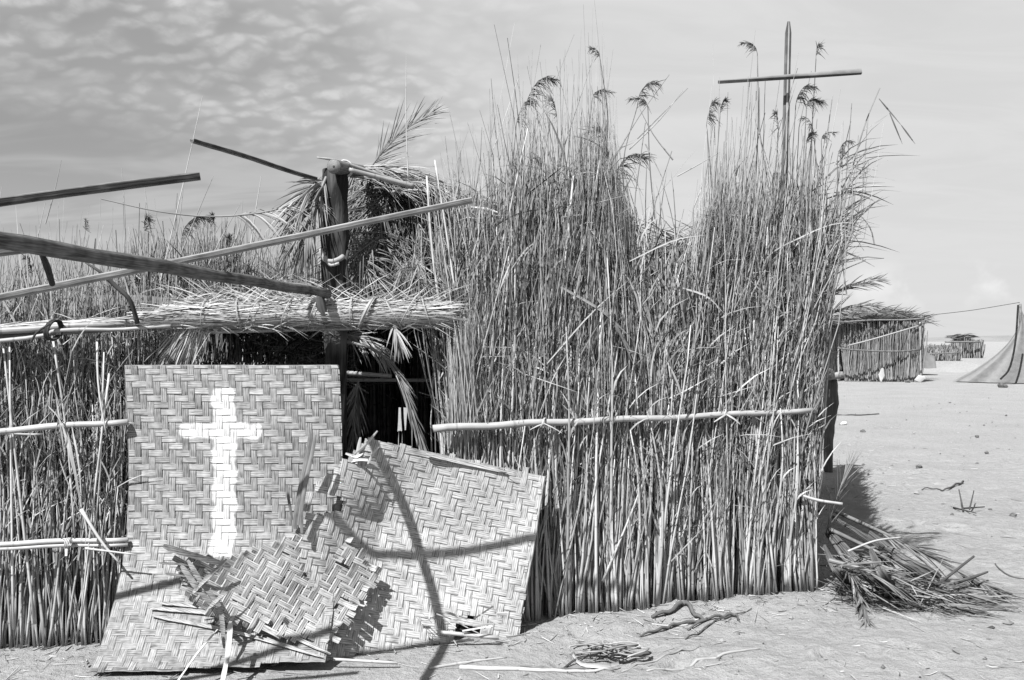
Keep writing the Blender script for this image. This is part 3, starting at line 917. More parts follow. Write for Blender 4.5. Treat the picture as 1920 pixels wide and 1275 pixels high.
def rear_wisps():
    mb = MB()
    n = 460
    X = rng.uniform(-4.2, -1.3, n); Y = np.interp(X, [-4.6, -1.25], [6.55, 7.05])
    p = reed_paths(np.stack([X, Y, np.full(n, 1.3)], 1), rng.uniform(.3, 1.1, n), np.stack([rng.normal(.03, .16, n), rng.normal(0, .04, n)], 1), 6, .12)
    mb.tubes(p, rng.uniform(.0018, .006, n)[:, None] * np.linspace(1, .3, 6)[None], 4, np.clip(rng.normal(.5, .22, n), .03, 1))
    for (x0, y0, x1, y1) in ((300, 530, 380, 180), (312, 500, 345, 340), (230, 520, 228, 315), (85, 420, 115, 300), (62, 500, 85, 380), (290, 470, 270, 340), (430, 480, 455, 375), (470, 460, 490, 330),
                             (330, 500, 400, 330), (380, 520, 452, 380), (3, 480, 3, 350)):
        st = curve([P(x0, y0, 6.6), P((x0 + x1) / 2 + rng.normal(0, 4), (y0 + y1) / 2, 6.6), P(x1, y1, 6.6)], 7)
        mb.tubes(st, np.linspace(.006, .002, 7), 4, rng.uniform(.5, .95))
    for (c0, sd0, ytop, m_) in ((265, 20, 428, 80), (345, 18, 425, 95), (415, 24, 405, 110), (470, 20, 450, 60), (190, 25, 480, 60), (60, 30, 478, 60), (520, 20, 470, 50)):
        pxs = rng.normal(c0, sd0, m_); D_ = 6.62 + rng.random(m_) * .2
        top_ = EYE + (637.5 - (ytop + np.abs(rng.normal(0, 38, m_)))) / F * D_
        b_ = np.stack([(pxs - 960) / F * D_, D_, np.full(m_, 1.45)], 1)
        q_ = reed_paths(b_, np.maximum(top_ - 1.45, .15), np.stack([rng.normal(0, .14, m_), rng.normal(0, .05, m_)], 1), 6, .12)
        mb.tubes(q_, rng.uniform(.002, .006, m_)[:, None] * np.linspace(1, .3, 6)[None], 4, np.clip(rng.normal(.28, .22, m_), 0, 1))
        leaf_set(mb, q_[:, 3], rng.normal(0, .5, m_), rng.uniform(.12, .35, m_), rng.uniform(.002, .0055, m_), rng.uniform(0, .5, m_), np.clip(rng.normal(.22, .18, m_), 0, 1))
    mb.build('wisp_mass', M['reed'], rear, kind='stuff')
rear_wisps()

# ------------------------------------------------------------------ straw-wrapped lintel and the straw at the door jambs
def straw_run(mb, a, b, R, n, L_, tone, w=(.0015, .004), spread=.12):
    """Straw lying along a bundle from a to b of radius R."""
    a, b = np.asarray(a), np.asarray(b)
    d = (b - a); ln = np.linalg.norm(d); d /= ln
    up = np.array([0, 0, 1.]) - d * d[2]; up /= np.linalg.norm(up); sd = np.cross(d, up)
    u = rng.random(n) * ln; th = rng.random(n) * 6.283
    rr = R * rng.uniform(.75, 1.06, n)
    q = np.cos(th)[:, None] * up + np.sin(th)[:, None] * sd
    c = a + d * u[:, None] + q * rr[:, None]
    dd = d + up * rng.normal(0, spread, (n, 1)) + sd * rng.normal(0, spread, (n, 1)) + q * rng.uniform(-.02, .05, (n, 1))
    ll = rng.uniform(.5, 1, n) * L_
    t = np.linspace(-.5, .5, 4)[None, :, None]
    p = c[:, None] + dd[:, None] * ll[:, None, None] * t
    mb.blades(p, rng.uniform(*w, n)[:, None] * np.array([.6, 1, 1, .4])[None], np.cross(dd, q), np.clip(rng.normal(tone, .16, n), .05, 1))

def build_lintel():
    a, b = P(300, 596, 5.2), P(822, 588, 5.47)
    root = empty('straw_lintel', (a + b) / 2, 'pale straw bundle bound with ties along the top of the doorway', 'lintel')
    core = MB(); core.tubes(curve([a, b], 14), .036, 10, .2, cap=True); core.build('core_bundle', M['straw'], root)
    mb = MB()
    straw_run(mb, a, b, .050, 1500, .3, .45, w=(.001, .0034), spread=.1)
    straw_run(mb, a, b, .062, 3200, .36, .62, w=(.001, .0034), spread=.085)
    straw_run(mb, P(-120, 622, 5.06), P(330, 600, 5.2), .026, 420, .45, .6, w=(.001, .0028), spread=.05)
    straw_run(mb, b - [.12, 0, .01], b + [.05, .02, .02], .055, 200, .2, .6, w=(.001, .003), spread=.2)
    straw_run(mb, a + [.1, -.01, .05], b + [-.1, -.01, .045], .03, 600, .3, .68, spread=.14)
    # fluff of ends standing above it
    n = 300
    X = rng.uniform(-1.75, -.35, n)
    leaf_set(mb, np.stack([X, np.interp(X, [-1.8, -.3], [5.2, 5.5]) + rng.uniform(-.05, .08, n), 1.80 + rng.uniform(-.06, .03, n)], 1), rng.choice([-1, 1], n) * rng.uniform(.7, 1.5, n), rng.uniform(.08, .3, n), rng.uniform(.001, .0025, n), rng.uniform(0, .2, n), np.clip(rng.normal(.5, .22, n), .05, 1))
    n = 210                                              # ragged ends hanging below
    u_ = rng.random(n)
    c_ = a + (b - a) * u_[:, None] + np.stack([np.zeros(n), rng.uniform(-.06, .02, n), rng.uniform(-.06, -.02, n)], 1)
    leaf_set(mb, c_, rng.choice([-1, 1], n) * rng.uniform(1.4, 2.15, n), rng.uniform(.04, .15, n), rng.uniform(.001, .0028, n), rng.uniform(0, .3, n), np.clip(rng.normal(.5, .25, n), .0, 1))
    mb.build('straw', M['straw'], root, kind='stuff')
    for i, px in enumerate((382, 447, 470, 532, 583, 655, 683, 735, 762, 800)):
        c = a + (b - a) * ((px - 300) / 522.0)
        th = np.linspace(0, 2 * np.pi, 18)
        w = .010 if px == 683 else rng.uniform(.0025, .0042)
        t = MB()
        sk = rng.normal(0, .03)
        if px in (762, 735):
            sk = .05 if px == 762 else -.05
        ring = np.stack([c[0] + sk * np.sin(th), c[1] + .086 * np.cos(th), c[2] + .008 + .088 * np.sin(th)], 1)
        t.blades(ring, w, np.array([1., 0, 0]), .45 if px == 683 else .5, fold=.0)
        t.tubes(ring, w * .6, 5, .45 if px == 683 else .5)
        t.build('tie', M['fibre'], root)
    pole = MB()
    pole.tubes(curve([P(330, 624, 5.22), P(600, 617, 5.4), P(835, 611, 5.52)], 12), .011, 8, .8, cap=True)
    pole.build('cane', M['cane'], root)
    # left beam: long poles running out of the frame
    return root
build_lintel()

def one_tube(name, label, cat, pts, rad, mat, tone, K=18, sides=10, wob=0.0, group=None, extra=None):
    pts = curve(pts, K)
    rad = np.interp(np.linspace(0, 1, K), np.linspace(0, 1, len(rad)), rad)
    if wob:
        pts = pts + np.stack([np.zeros(K), np.zeros(K), wob * np.sin(np.arange(K) * 1.3 + rng.random() * 6)], 1)
        rad = rad * (1 + rng.normal(0, .04, K))
    mb = MB(); mb.tubes(pts, rad, sides, tone, cap=True)
    if extra:
        extra(mb, pts)
    o = mb.build(name, mat, origin=pts[0])
    return tag(o, label, cat, group)

one_tube('beam_pole', 'upper of two long poles tied along the top of the left reed wall', 'pole', [P(-200, 634, 5.0), P(100, 614, 5.1), P(330, 600, 5.2)], [.018, .019, .014], M['cane'], .42, wob=.002)
one_tube('beam_pole', 'lower thin pale cane sagging under the upper pole on the left reed wall', 'pole', [P(-200, 660, 5.0), P(60, 632, 5.06), P(110, 619, 5.06), P(200, 618, 5.1), P(320, 612, 5.16)], [.011, .0105, .009], M['cane'], .6, wob=.002)
one_tube('beam_pole', 'dark middle pole behind the lashing atop the left reed wall', 'pole', [P(-200, 648, 5.06), P(60, 626, 5.12), P(330, 606, 5.25)], [.02, .02], M['pole'], .3, wob=.002)
def beam_tie():
    mb = MB(); c = P(97, 615, 5.05)
    for k in range(4):
        th = np.linspace(0, 2 * np.pi, 14)
        mb.tubes(np.stack([c[0] + .02 * np.sin(th + 1) + k * .006, c[1] + .045 * np.cos(th), c[2] - .01 + .05 * np.sin(th)], 1), .006, 5, .2)
    mb.tubes(curve([c + [.01, -.04, .02], c + [-.05, -.05, -.02], c + [-.085, -.04, -.07]], 7), .006, 5, .25)
    tag(mb.build('lashing', M['bark'], origin=c), 'dark bark lashing knotted round the poles atop the left wall', 'lashing')
beam_tie()

def straw_sheaf(name, label, top, bottoms, n, tone, w, mat='straw', K=6, bulge=.03, spread=.05):
    """Leaves gathered at 'top' that fan to points between the bottoms."""
    mb = MB()
    top = np.asarray(top); b0, b1 = np.asarray(bottoms[0]), np.asarray(bottoms[1])
    s = rng.random(n)[:, None]
    end = b0 + (b1 - b0) * s + rng.normal(0, .02, (n, 3)) + np.stack([np.zeros(n), np.zeros(n), rng.uniform(0, spread * 4, n)], 1)
    st = top + (b1 - b0) * (s - .5) * .35 + rng.normal(0, spread * .35, (n, 3))
    t = np.linspace(0, 1, K)[None, :, None]
    p = st[:, None] * (1 - t) + end[:, None] * t
    p[..., 1] -= bulge * np.sin(t[..., 0] * np.pi) * rng.random((n, 1))
    p[..., 0] += rng.normal(0, .012, (n, 1)) * np.sin(t[..., 0] * np.pi)
    sd = np.stack([np.ones(n), rng.normal(0, .7, n), rng.normal(0, .2, n)], 1)
    mb.blades(p, rng.uniform(*w, n)[:, None] * np.array([.7, 1, 1, 1, .8, .15])[None], sd, np.clip(rng.normal(tone, .15, n), .05, 1))
    return tag(mb.build(name, M[mat], origin=top), label, 'straw')
straw_sheaf('straw_sheaf', 'pale fanned sheaf of straw forming the right door jamb', P(866, 606, 5.52), (P(846, 1010, 5.55), P(905, 930, 5.60)), 380, .5, (.001, .0026), spread=.10)
straw_sheaf('straw_sheaf', 'drooping straw tuft under the lintel at the upper left corner of the mat', P(366, 606, 5.24), (P(285, 735, 5.3), P(352, 745, 5.3)), 330, .6, (.0015, .004), bulge=.05)

# ------------------------------------------------------------------ posts, logs, fallen poles
def log_post():
    a, b = P(618, 1040, 5.55), P(630, 318, 5.6)
    a[2] = 0.0
    K = 30
    pts = curve([a, a * .5 + b * .5 + [.012, 0, 0], b], K)
    root = empty('log_post', pts[0], 'thick dark barked post beside the doorway, rising to the ridge log', 'post')
    mb = MB()
    t = np.linspace(0, 1, K)
    S = 14
    ang = np.arange(S) / S * 6.283
    R = (.068 + .007 * np.sin(t * 9))[:, None] * (1 + .10 * np.sin(ang * 3 + t[:, None] * 4) + rng.normal(0, .055, (K, S)))
    V = pts[:, None, :] + np.stack([np.cos(ang)[None] * R, np.sin(ang)[None] * R, np.zeros((K, S))], -1)
    k = np.arange(K - 1)[:, None] * S; s = np.arange(S)[None]
    q = np.stack([k + s, k + (s + 1) % S, k + S + (s + 1) % S, k + S + s], -1).reshape(-1, 4)
    mb.add(V.reshape(-1, 3), [q, (K - 1) * S + np.arange(S)], np.clip(.16 + rng.normal(0, .2, K * S), 0, 1), 0.0, np.stack([np.cos(ang)[None] * R, np.sin(ang)[None] * R, np.broadcast_to(t[:, None] * 3.0, (K, S))], -1).reshape(-1, 3))
    tr = mb.build('trunk', M['bark'], root)
    m2 = MB()
    c = P(618, 488, 5.53)
    m2.tubes(curve([c + [-.045, -.02, .06], c + [-.03, -.035, .01], c + [.01, -.04, -.01], c + [.05, -.03, .0], c + [.075, 0, .02]], 10), np.linspace(.012, .016, 10), 7, .75, cap=True)
    m2.tubes(curve([c + [-.02, -.03, .02], c + [.01, -.045, -.03], c + [.06, -.04, -.02]], 8), .009, 6, .9, cap=True)
    m2.build('branch_stub', M['pole'], tr, origin=pts[0])
    m3 = MB(); m3.tubes(curve([P(655, 545, 5.56), P(648, 500, 5.54), P(652, 470, 5.56)], 8), np.linspace(.014, .008, 8), 7, .3, cap=True)
    m3.build('branch_stub', M['bark'], tr, origin=pts[0])
    return root
log_post()
def ridge_log():
    a, b = P(626, 312, 5.42), P(800, 345, 7.4)
    root = empty('ridge_log', a, 'stout ridge log end resting on top of the dark post', 'log')
    pts = curve([a, b], 14)
    mb = MB(); mb.tubes(pts, np.linspace(.040, .042, 14) * (1 + rng.normal(0, .05, 14)), 14, .3); tr = mb.build('trunk', M['pole'], root)
    d = (b - a) / np.linalg.norm(b - a)
    m2 = MB(); m2.tubes(np.array([a - d * .002, a + d * .003]), np.array([.039, .0395]), 14, .12, cap=True); m2.build('cut_end', M['cut'], tr, origin=a)
    m3 = MB(); m3.tubes(np.array([a - d * .004, a - d * .001]), np.array([.006, .0065]), 8, .3, cap=True); m3.build('pith', M['bark'], tr, origin=a)
    t = MB(); c = a + d * .17
    for k in range(3):
        th = np.linspace(0, 2 * np.pi, 16)
        t.tubes(np.stack([c[0] + .046 * np.cos(th), np.full(16, c[1] + k * .012), c[2] + .046 * np.sin(th)], 1), .005, 5, .85)
    t.build('tie', M['fibre'], root)
ridge_log()
one_tube('roof_pole', 'pale smooth cane lying from the ridge log down to the right over the thatch', 'pole', [P(655, 318, 5.5), P(775, 350, 5.7)], [.012, .017], M['cane'], .5)
one_tube('roof_pole', 'pointed split cane jutting left past the ridge log end', 'pole', [P(594, 295, 5.5), P(640, 304, 5.55), P(760, 345, 5.8)], [.004, .010, .012], M['cane'], .5)

def split_pole(name, label, a, b, w, h, tone, taper=1.0):
    """Half-round split palm rib: flat top, rounded underside; lit edges and shaded sides are in the tone."""
    a, b = np.asarray(a, float), np.asarray(b, float)
    K = 16
    t = np.linspace(0, 1, K)
    pts = a + (b - a) * t[:, None]
    pts[:, 2] += .0022 * np.sin(t * 8 + w * 400)
    d = (b - a) / np.linalg.norm(b - a)
    sd = np.cross(d, [0, 0, 1.]); sd /= np.linalg.norm(sd); up = np.cross(sd, d)
    sec = np.array([[-1, .62], [-.9, 1], [-.3, .72], [.3, .72], [.9, 1], [1, .62], [.85, -.35], [.45, -.9], [-.45, -.9], [-.85, -.35]])
    sc = np.linspace(1, taper, K)[:, None, None] * (1 + .03 * rng.normal(0, 1, (K, 1, 1)))
    V = pts[:, None] + (sec[None, :, :1] * w * sd + sec[None, :, 1:] * h * up) * sc
    S = len(sec)
    k = np.arange(K - 1)[:, None] * S; s = np.arange(S)[None]
    q = np.stack([k + s, k + (s + 1) % S, k + S + (s + 1) % S, k + S + s], -1).reshape(-1, 4)
    tn = np.broadcast_to((tone + np.array([-.12, .42, .3, .3, .42, -.12, -.1, .18, .18, -.1]))[None], (K, S)).reshape(-1)  # lit top and shaded side groove painted into the tone
    mu = np.concatenate([np.broadcast_to(sec[None] * [w, h], (K, S, 2)), np.broadcast_to((t * np.linalg.norm(b - a))[:, None, None], (K, S, 1))], -1)
    mb = MB(); mb.add(V.reshape(-1, 3), [q, np.arange(S)[::-1], (K - 1) * S + np.arange(S)], tn, 0.0, mu)
    return tag(mb.build(name, M['pole'], origin=a, smooth=False), label, 'pole')
# A: round pole running back from overhead to the post
one_tube('round_pole', 'thick round dark pole slanting down from the left edge to the post', 'pole', [[-1.34 - .13 * 1.1, 1.5, 1.865], [-1.34, 2.6, 1.86], [-1.16, 4.0, 1.855], [-.985, 5.32, 1.848]], [.025, .0245, .025, .025], M['pole'], .16, K=26, sides=14, wob=.002)
one_tube('pole_prop', 'short dark block hanging down under the end of the round pole', 'post', [P(598, 556, 5.3), P(604, 580, 5.3), P(612, 606, 5.32)], [.028, .024, .026], M['bark'], .5)
one_tube('branch', 'forked twig stub tied on top of the thick round pole', 'branch', [P(40, 468, 3.0), P(78, 462, 2.98), P(104, 456, 2.98)], [.01, .011, .005], M['pole'], .7)
one_tube('branch', 'dark crooked stub hanging below the thick round pole near the left edge', 'branch', [P(76, 470, 3.05), P(88, 500, 3.2), P(98, 532, 3.4)], [.008, .011, .010], M['bark'], .3)
one_tube('branch', 'dark crooked branch bending down from the round pole to the left beam', 'branch', [P(160, 492, 4.95), P(188, 510, 4.95), P(215, 535, 4.98), P(243, 562, 5.0), P(258, 606, 5.05)], [.005, .008, .012, .011, .012], M['bark'], .35)
B0 = np.array([-2.04, 4.19, 1.8]); B1 = np.array([-.179, 4.44, 2.22]); dB = B1 - B0
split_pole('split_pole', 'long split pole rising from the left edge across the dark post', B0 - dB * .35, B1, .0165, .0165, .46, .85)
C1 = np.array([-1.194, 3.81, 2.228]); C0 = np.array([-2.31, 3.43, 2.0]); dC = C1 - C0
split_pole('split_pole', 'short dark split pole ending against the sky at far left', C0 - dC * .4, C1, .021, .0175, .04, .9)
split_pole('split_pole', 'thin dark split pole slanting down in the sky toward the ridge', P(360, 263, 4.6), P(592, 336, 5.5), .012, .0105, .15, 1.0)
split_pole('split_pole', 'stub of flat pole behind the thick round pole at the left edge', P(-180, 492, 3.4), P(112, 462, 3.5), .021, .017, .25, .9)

# ------------------------------------------------------------------ palm fronds
def frond(name, rachis, nl, Ll, ang=.9, droop=.25, tone=.45, r=(.011, .003), start=.25, w=.0075, plane=None, parent=None, label=None, group=None, K=22, jitter=.15, end_narrow=.45, gather=0.0):
    pts = curve(rachis, K)
    mb = MB()
    mb.tubes(pts, np.interp(np.linspace(0, 1, K), [0, 1], r), 6, tone + .1)
    u = np.linspace(start, 1.0, nl)
    u = np.concatenate([u, u]); side = np.concatenate([np.ones(nl), -np.ones(nl)])
    keep = rng.random(2 * nl) > .06
    u, side = u[keep], side[keep]
    n = len(u)
    i = np.clip((u * (K - 1)).astype(int), 0, K - 2); f = (u * (K - 1) - i)[:, None]
    rt = pts[i] * (1 - f) + pts[i + 1] * f
    tg = np.gradient(pts, axis=0); tg /= np.linalg.norm(tg, axis=1)[:, None]
    tt = tg[i]
    pl = np.array([0, -1., .15]) if plane is None else np.asarray(plane, float)
    sd = np.cross(tt, pl); sd /= np.linalg.norm(sd, axis=1)[:, None] + 1e-9
    a = ang * (1 - .45 * u) * (1 - gather) + rng.normal(0, jitter, n)
    d = tt * np.cos(a)[:, None] + sd * (np.sin(a) * side)[:, None] + pl * rng.normal(.08, .16, (n, 1))
    ln = Ll * np.clip(np.interp(u, [start, .45, 1], [.7, 1, end_narrow]) * rng.uniform(.8, 1.1, n), .05, 9)
    t = np.linspace(0, 1, 5)[None, :, None]
    p = rt[:, None] + d[:, None] * ln[:, None, None] * t
    p[..., 2] -= (droop * ln * rng.uniform(.4, 1.5, n))[:, None] * t[..., 0] ** 2
    mb.blades(p, w * rng.uniform(.6, 1.1, (n, 1)) * np.array([.6, 1, .9, .6, .06])[None], np.cross(d, pl) + rng.normal(0, .35, (n, 3)), np.clip(rng.normal(tone, .14, n), .03, 1), fold=.5)
    o = mb.build(name, M['palm'], parent, origin=None if parent is not None else pts[0])
    if label:
        tag(o, label, 'palm frond', group)
    return o
frond('palm_frond', [P(692, 318, 5.9), P(720, 282, 5.9), P(762, 242, 5.9), P(812, 210, 5.9)], 36, .27, .42, .10, .3, (.006, .002), .12, .0034,
      label='upright palm frond fanning against the sky above the ridge')
frond('palm_frond', [P(190, 373, 5.1), P(300, 397, 5.2), P(400, 406, 5.35), P(500, 397, 5.45), P(560, 375, 5.5), P(608, 340, 5.6)], 40, .22, .8, .55, .42, (.003, .007), .48, .0045, plane=[0, -.8, .6],
      label='long bare-stemmed palm frond drooping out to the left of the post', end_narrow=.9)
frond('palm_frond', [P(612, 332, 5.55), P(592, 380, 5.5), P(575, 430, 5.48), P(566, 470, 5.48)], 34, .26, .45, .3, .22, (.01, .004), .05, .0065,
      label='dark palm frond hanging straight down left of the post')
frond('palm_frond', [P(622, 340, 5.6), P(585, 350, 5.5), P(548, 410, 5.48), P(530, 520, 5.5)], 34, .24, .5, .3, .45, (.008, .003), .1, .005,
      label='pale thin palm frond trailing left of the post to the lintel')
frond('palm_frond', [P(648, 640, 5.6), P(700, 655, 5.58), P(738, 690, 5.56), P(762, 745, 5.55), P(786, 815, 5.52)], 60, .17, .24, .2, .30, (.010, .004), .35, .0045, gather=.4, jitter=.07, end_narrow=1.0,
      label='broken palm frond bending down through the doorway to the fallen mat')
frond('palm_frond', [P(640, 628, 5.7), P(670, 632, 5.66), P(700, 645, 5.64), P(720, 668, 5.62)], 26, .20, .5, .3, .6, (.008, .003), .1, .005,
      label='pale palm leaf fan just under the lintel beside the post')
frond('palm_frond', [P(672, 712, 5.7), P(668, 740, 5.7), P(664, 775, 5.7), P(660, 850, 5.7)], 26, .2, .5, .2, .3, (.007, .003), .05, .005,
      label='dark palm tuft hanging in the doorway beside the painted mat')
frond('palm_frond', [P(735, 598, 5.4), P(742, 622, 5.38), P(752, 650, 5.38)], 16, .14, .5, .3, .6, (.005, .002), .2, .004,
      label='small pale tuft of palm leaflets hanging from the lintel middle')

def roof_thatch():
    root = empty('palm_roof', P(780, 380, 6.6), 'dark shaggy palm thatch roof sloping back behind the post', 'roof')
    # added roof slab of matted leaf, stretched left to keep the hut dark
    mb = MB()
    gx, gy = np.meshgrid(np.linspace(0, 1, 40), np.linspace(0, 1, 24))
    gx = -2.6 + gx * (2.6 + 1.86 + .55 * gy)
    front = np.where(gx < -.25, 5.72, wall_right_D(gx) + .3)
    back = np.where(gx < -1.9, 6.5, 8.4) + .22 * (gx + 1.9)
    Y = front + (back - front) * gy
    Z = np.where(gx < -.2, 1.98, 2.2) + .12 * np.sin(gy * 3.1) + .05 * vnoise(gx * 3, Y * 3, 2)
    Z = np.interp(gx.ravel(), [-1.9, -1.0, -.6, .2, 2.0, 3.0], [1.78, 1.82, 1.95, 2.12, 2.2, 2.05]).reshape(gx.shape) + .10 * np.sin(gy * 3.1) + .06 * vnoise(gx * 3, Y * 3, 2)
    ny, nx = gx.shape
    idx = np.arange(nx * ny).reshape(ny, nx)
    q = np.stack([idx[:-1, :-1], idx[:-1, 1:], idx[1:, 1:], idx[1:, :-1]], -1).reshape(-1, 4)
    top = np.stack([gx, Y, Z], -1).reshape(-1, 3)
    mb.add(top, q, .3); mb.add(top - [0, 0, .08], q[:, ::-1], .2)
    mb.build('shading_leaf_bed', M['palm'], root)
    m2 = MB()  # second slab, added so its underside stays dark behind the fronds
    gx, gy = np.meshgrid(np.linspace(0, 1, 16), np.linspace(0, 1, 12))
    rl, rr = P(700, 345, 6.15), P(950, 392, 6.45)
    base_ = rl + (rr - rl) * gx[..., None] + np.array([.12, 2.1, -.62]) * gy[..., None]
    base_[..., 2] += .05 * vnoise(gx * 9, gy * 9, 6) - .03 * gy
    idx = np.arange(16 * 12).reshape(12, 16)
    q = np.stack([idx[:-1, :-1], idx[:-1, 1:], idx[1:, 1:], idx[1:, :-1]], -1).reshape(-1, 4)
    m2.add(base_.reshape(-1, 3), q, .3); m2.add(base_.reshape(-1, 3) - [0, 0, .06], q[:, ::-1], .2)
    m2.build('shading_leaf_bed', M['palm'], root)
    # shaggy loose leaves over that bed
    mb = MB(); n = 2600
    g = rng.random(n); X = -1.8 + rng.random(n) * (1.8 + 1.75 + .55 * g)
    fr = np.where(X < -.25, 6.15, wall_right_D(X) + .3)
    Y = fr + (8.4 + .22 * (X + 1.9) - fr) * g
    Z = np.interp(X, [-1.9, -1.0, -.6, .2, 2.0, 3.0], [1.78, 1.82, 1.95, 2.12, 2.2, 2.05]) + .10 * np.sin(g * 3.1)
    leaf_set(mb, np.stack([X, Y, Z], 1), rng.choice([-1, 1], n) * rng.uniform(.7, 1.7, n), rng.uniform(.15, .5, n), rng.uniform(.002, .006, n), rng.uniform(0, .4, n), np.clip(rng.normal(.45, .18, n), .05, 1), 1.0)
    mb.build('loose_leaf', M['palm'], root, kind='stuff')
    # fronds thrown over the ridge, tips hanging down on the near side
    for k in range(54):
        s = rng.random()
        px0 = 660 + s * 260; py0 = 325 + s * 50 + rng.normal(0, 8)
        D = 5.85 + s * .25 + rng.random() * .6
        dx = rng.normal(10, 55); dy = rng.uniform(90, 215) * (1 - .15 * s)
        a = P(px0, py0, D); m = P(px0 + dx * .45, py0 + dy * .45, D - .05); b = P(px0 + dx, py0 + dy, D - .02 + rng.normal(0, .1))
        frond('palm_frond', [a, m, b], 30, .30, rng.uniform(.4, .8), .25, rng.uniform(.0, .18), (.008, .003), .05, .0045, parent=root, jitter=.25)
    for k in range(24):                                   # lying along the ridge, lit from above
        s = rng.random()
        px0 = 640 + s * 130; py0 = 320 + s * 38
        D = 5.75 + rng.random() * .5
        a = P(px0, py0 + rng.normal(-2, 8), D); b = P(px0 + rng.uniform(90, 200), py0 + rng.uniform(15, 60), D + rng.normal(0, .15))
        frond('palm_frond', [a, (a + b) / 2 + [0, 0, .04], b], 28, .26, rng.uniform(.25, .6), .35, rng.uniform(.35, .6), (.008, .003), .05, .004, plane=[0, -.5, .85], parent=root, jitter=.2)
    for k in range(15):                                   # lower apron of leaves above the lintel
        px0 = rng.uniform(650, 850); py0 = rng.uniform(430, 520)
        D = 5.65 + rng.random() * .35
        a = P(px0, py0, D); b = P(px0 + rng.normal(20, 60), py0 + rng.uniform(40, 110), D - .08)
        frond('palm_frond', [a, (a + b) / 2 + [0, -.03, .02], b], 24, .28, rng.uniform(.5, .9), .25, rng.uniform(.05, .32), (.007, .003), .0, .0034, parent=root, jitter=.3)
    return root
roof_thatch()
# the inner rail seen through the doorway, and twigs in the gap over the mat
one_tube('inner_rail', 'thin pale rail crossing the dark doorway behind the hanging frond', 'pole', [P(560, 712, 6.0), P(840, 713, 6.1)], [.011, .011], M['cane'], .6)
one_tube('inner_rail', 'flat pale rail end just right of the mat under the lintel', 'pole', [P(560, 693, 5.8), P(735, 705, 5.9)], [.016, .012], M['cane'], .7)
def thicket():
    mb = MB()
    n = 110
    X = rng.uniform(-1.55, -.95, n); Y = rng.uniform(6.0, 6.6, n); Z = rng.uniform(1.3, 1.75, n)
    an = rng.normal(1.2, .6, n)
    ln = rng.uniform(.15, .5, n)
    t = np.linspace(-.5, .5, 5)[None, :, None]
    d = np.stack([np.sin(an), rng.normal(0, .3, n), np.cos(an)], 1)
    p = np.stack([X, Y, Z], 1)[:, None] + d[:, None] * ln[:, None, None] * t + rng.normal(0, .006, (n, 5, 3))
    mb.tubes(p, rng.uniform(.0015, .0045, n)[:, None] * np.ones((1, 5)), 4, np.clip(rng.normal(.3, .2, n), 0, 1))
    tag(mb.build('brushwood', M['reed'], origin=(-1.3, 6.3, 1.3)), 'tangle of thin twigs in the dark gap above the painted mat', 'brushwood', kind='stuff')
thicket()

# ------------------------------------------------------------------ woven mats: every strip is a part
PITCH = 0.0358
def inpoly(poly, u, v):
    poly = np.asarray(poly, float)
    x1, y1 = poly[:, 0], poly[:, 1]; x2, y2 = np.roll(x1, -1), np.roll(y1, -1)
    u = np.asarray(u, float)[..., None]; v = np.asarray(v, float)[..., None]
    c = ((y1 > v) != (y2 > v)) & (u < (x2 - x1) * (v - y1) / (y2 - y1 + 1e-12) + x1)
    return c.sum(-1) % 2 == 1

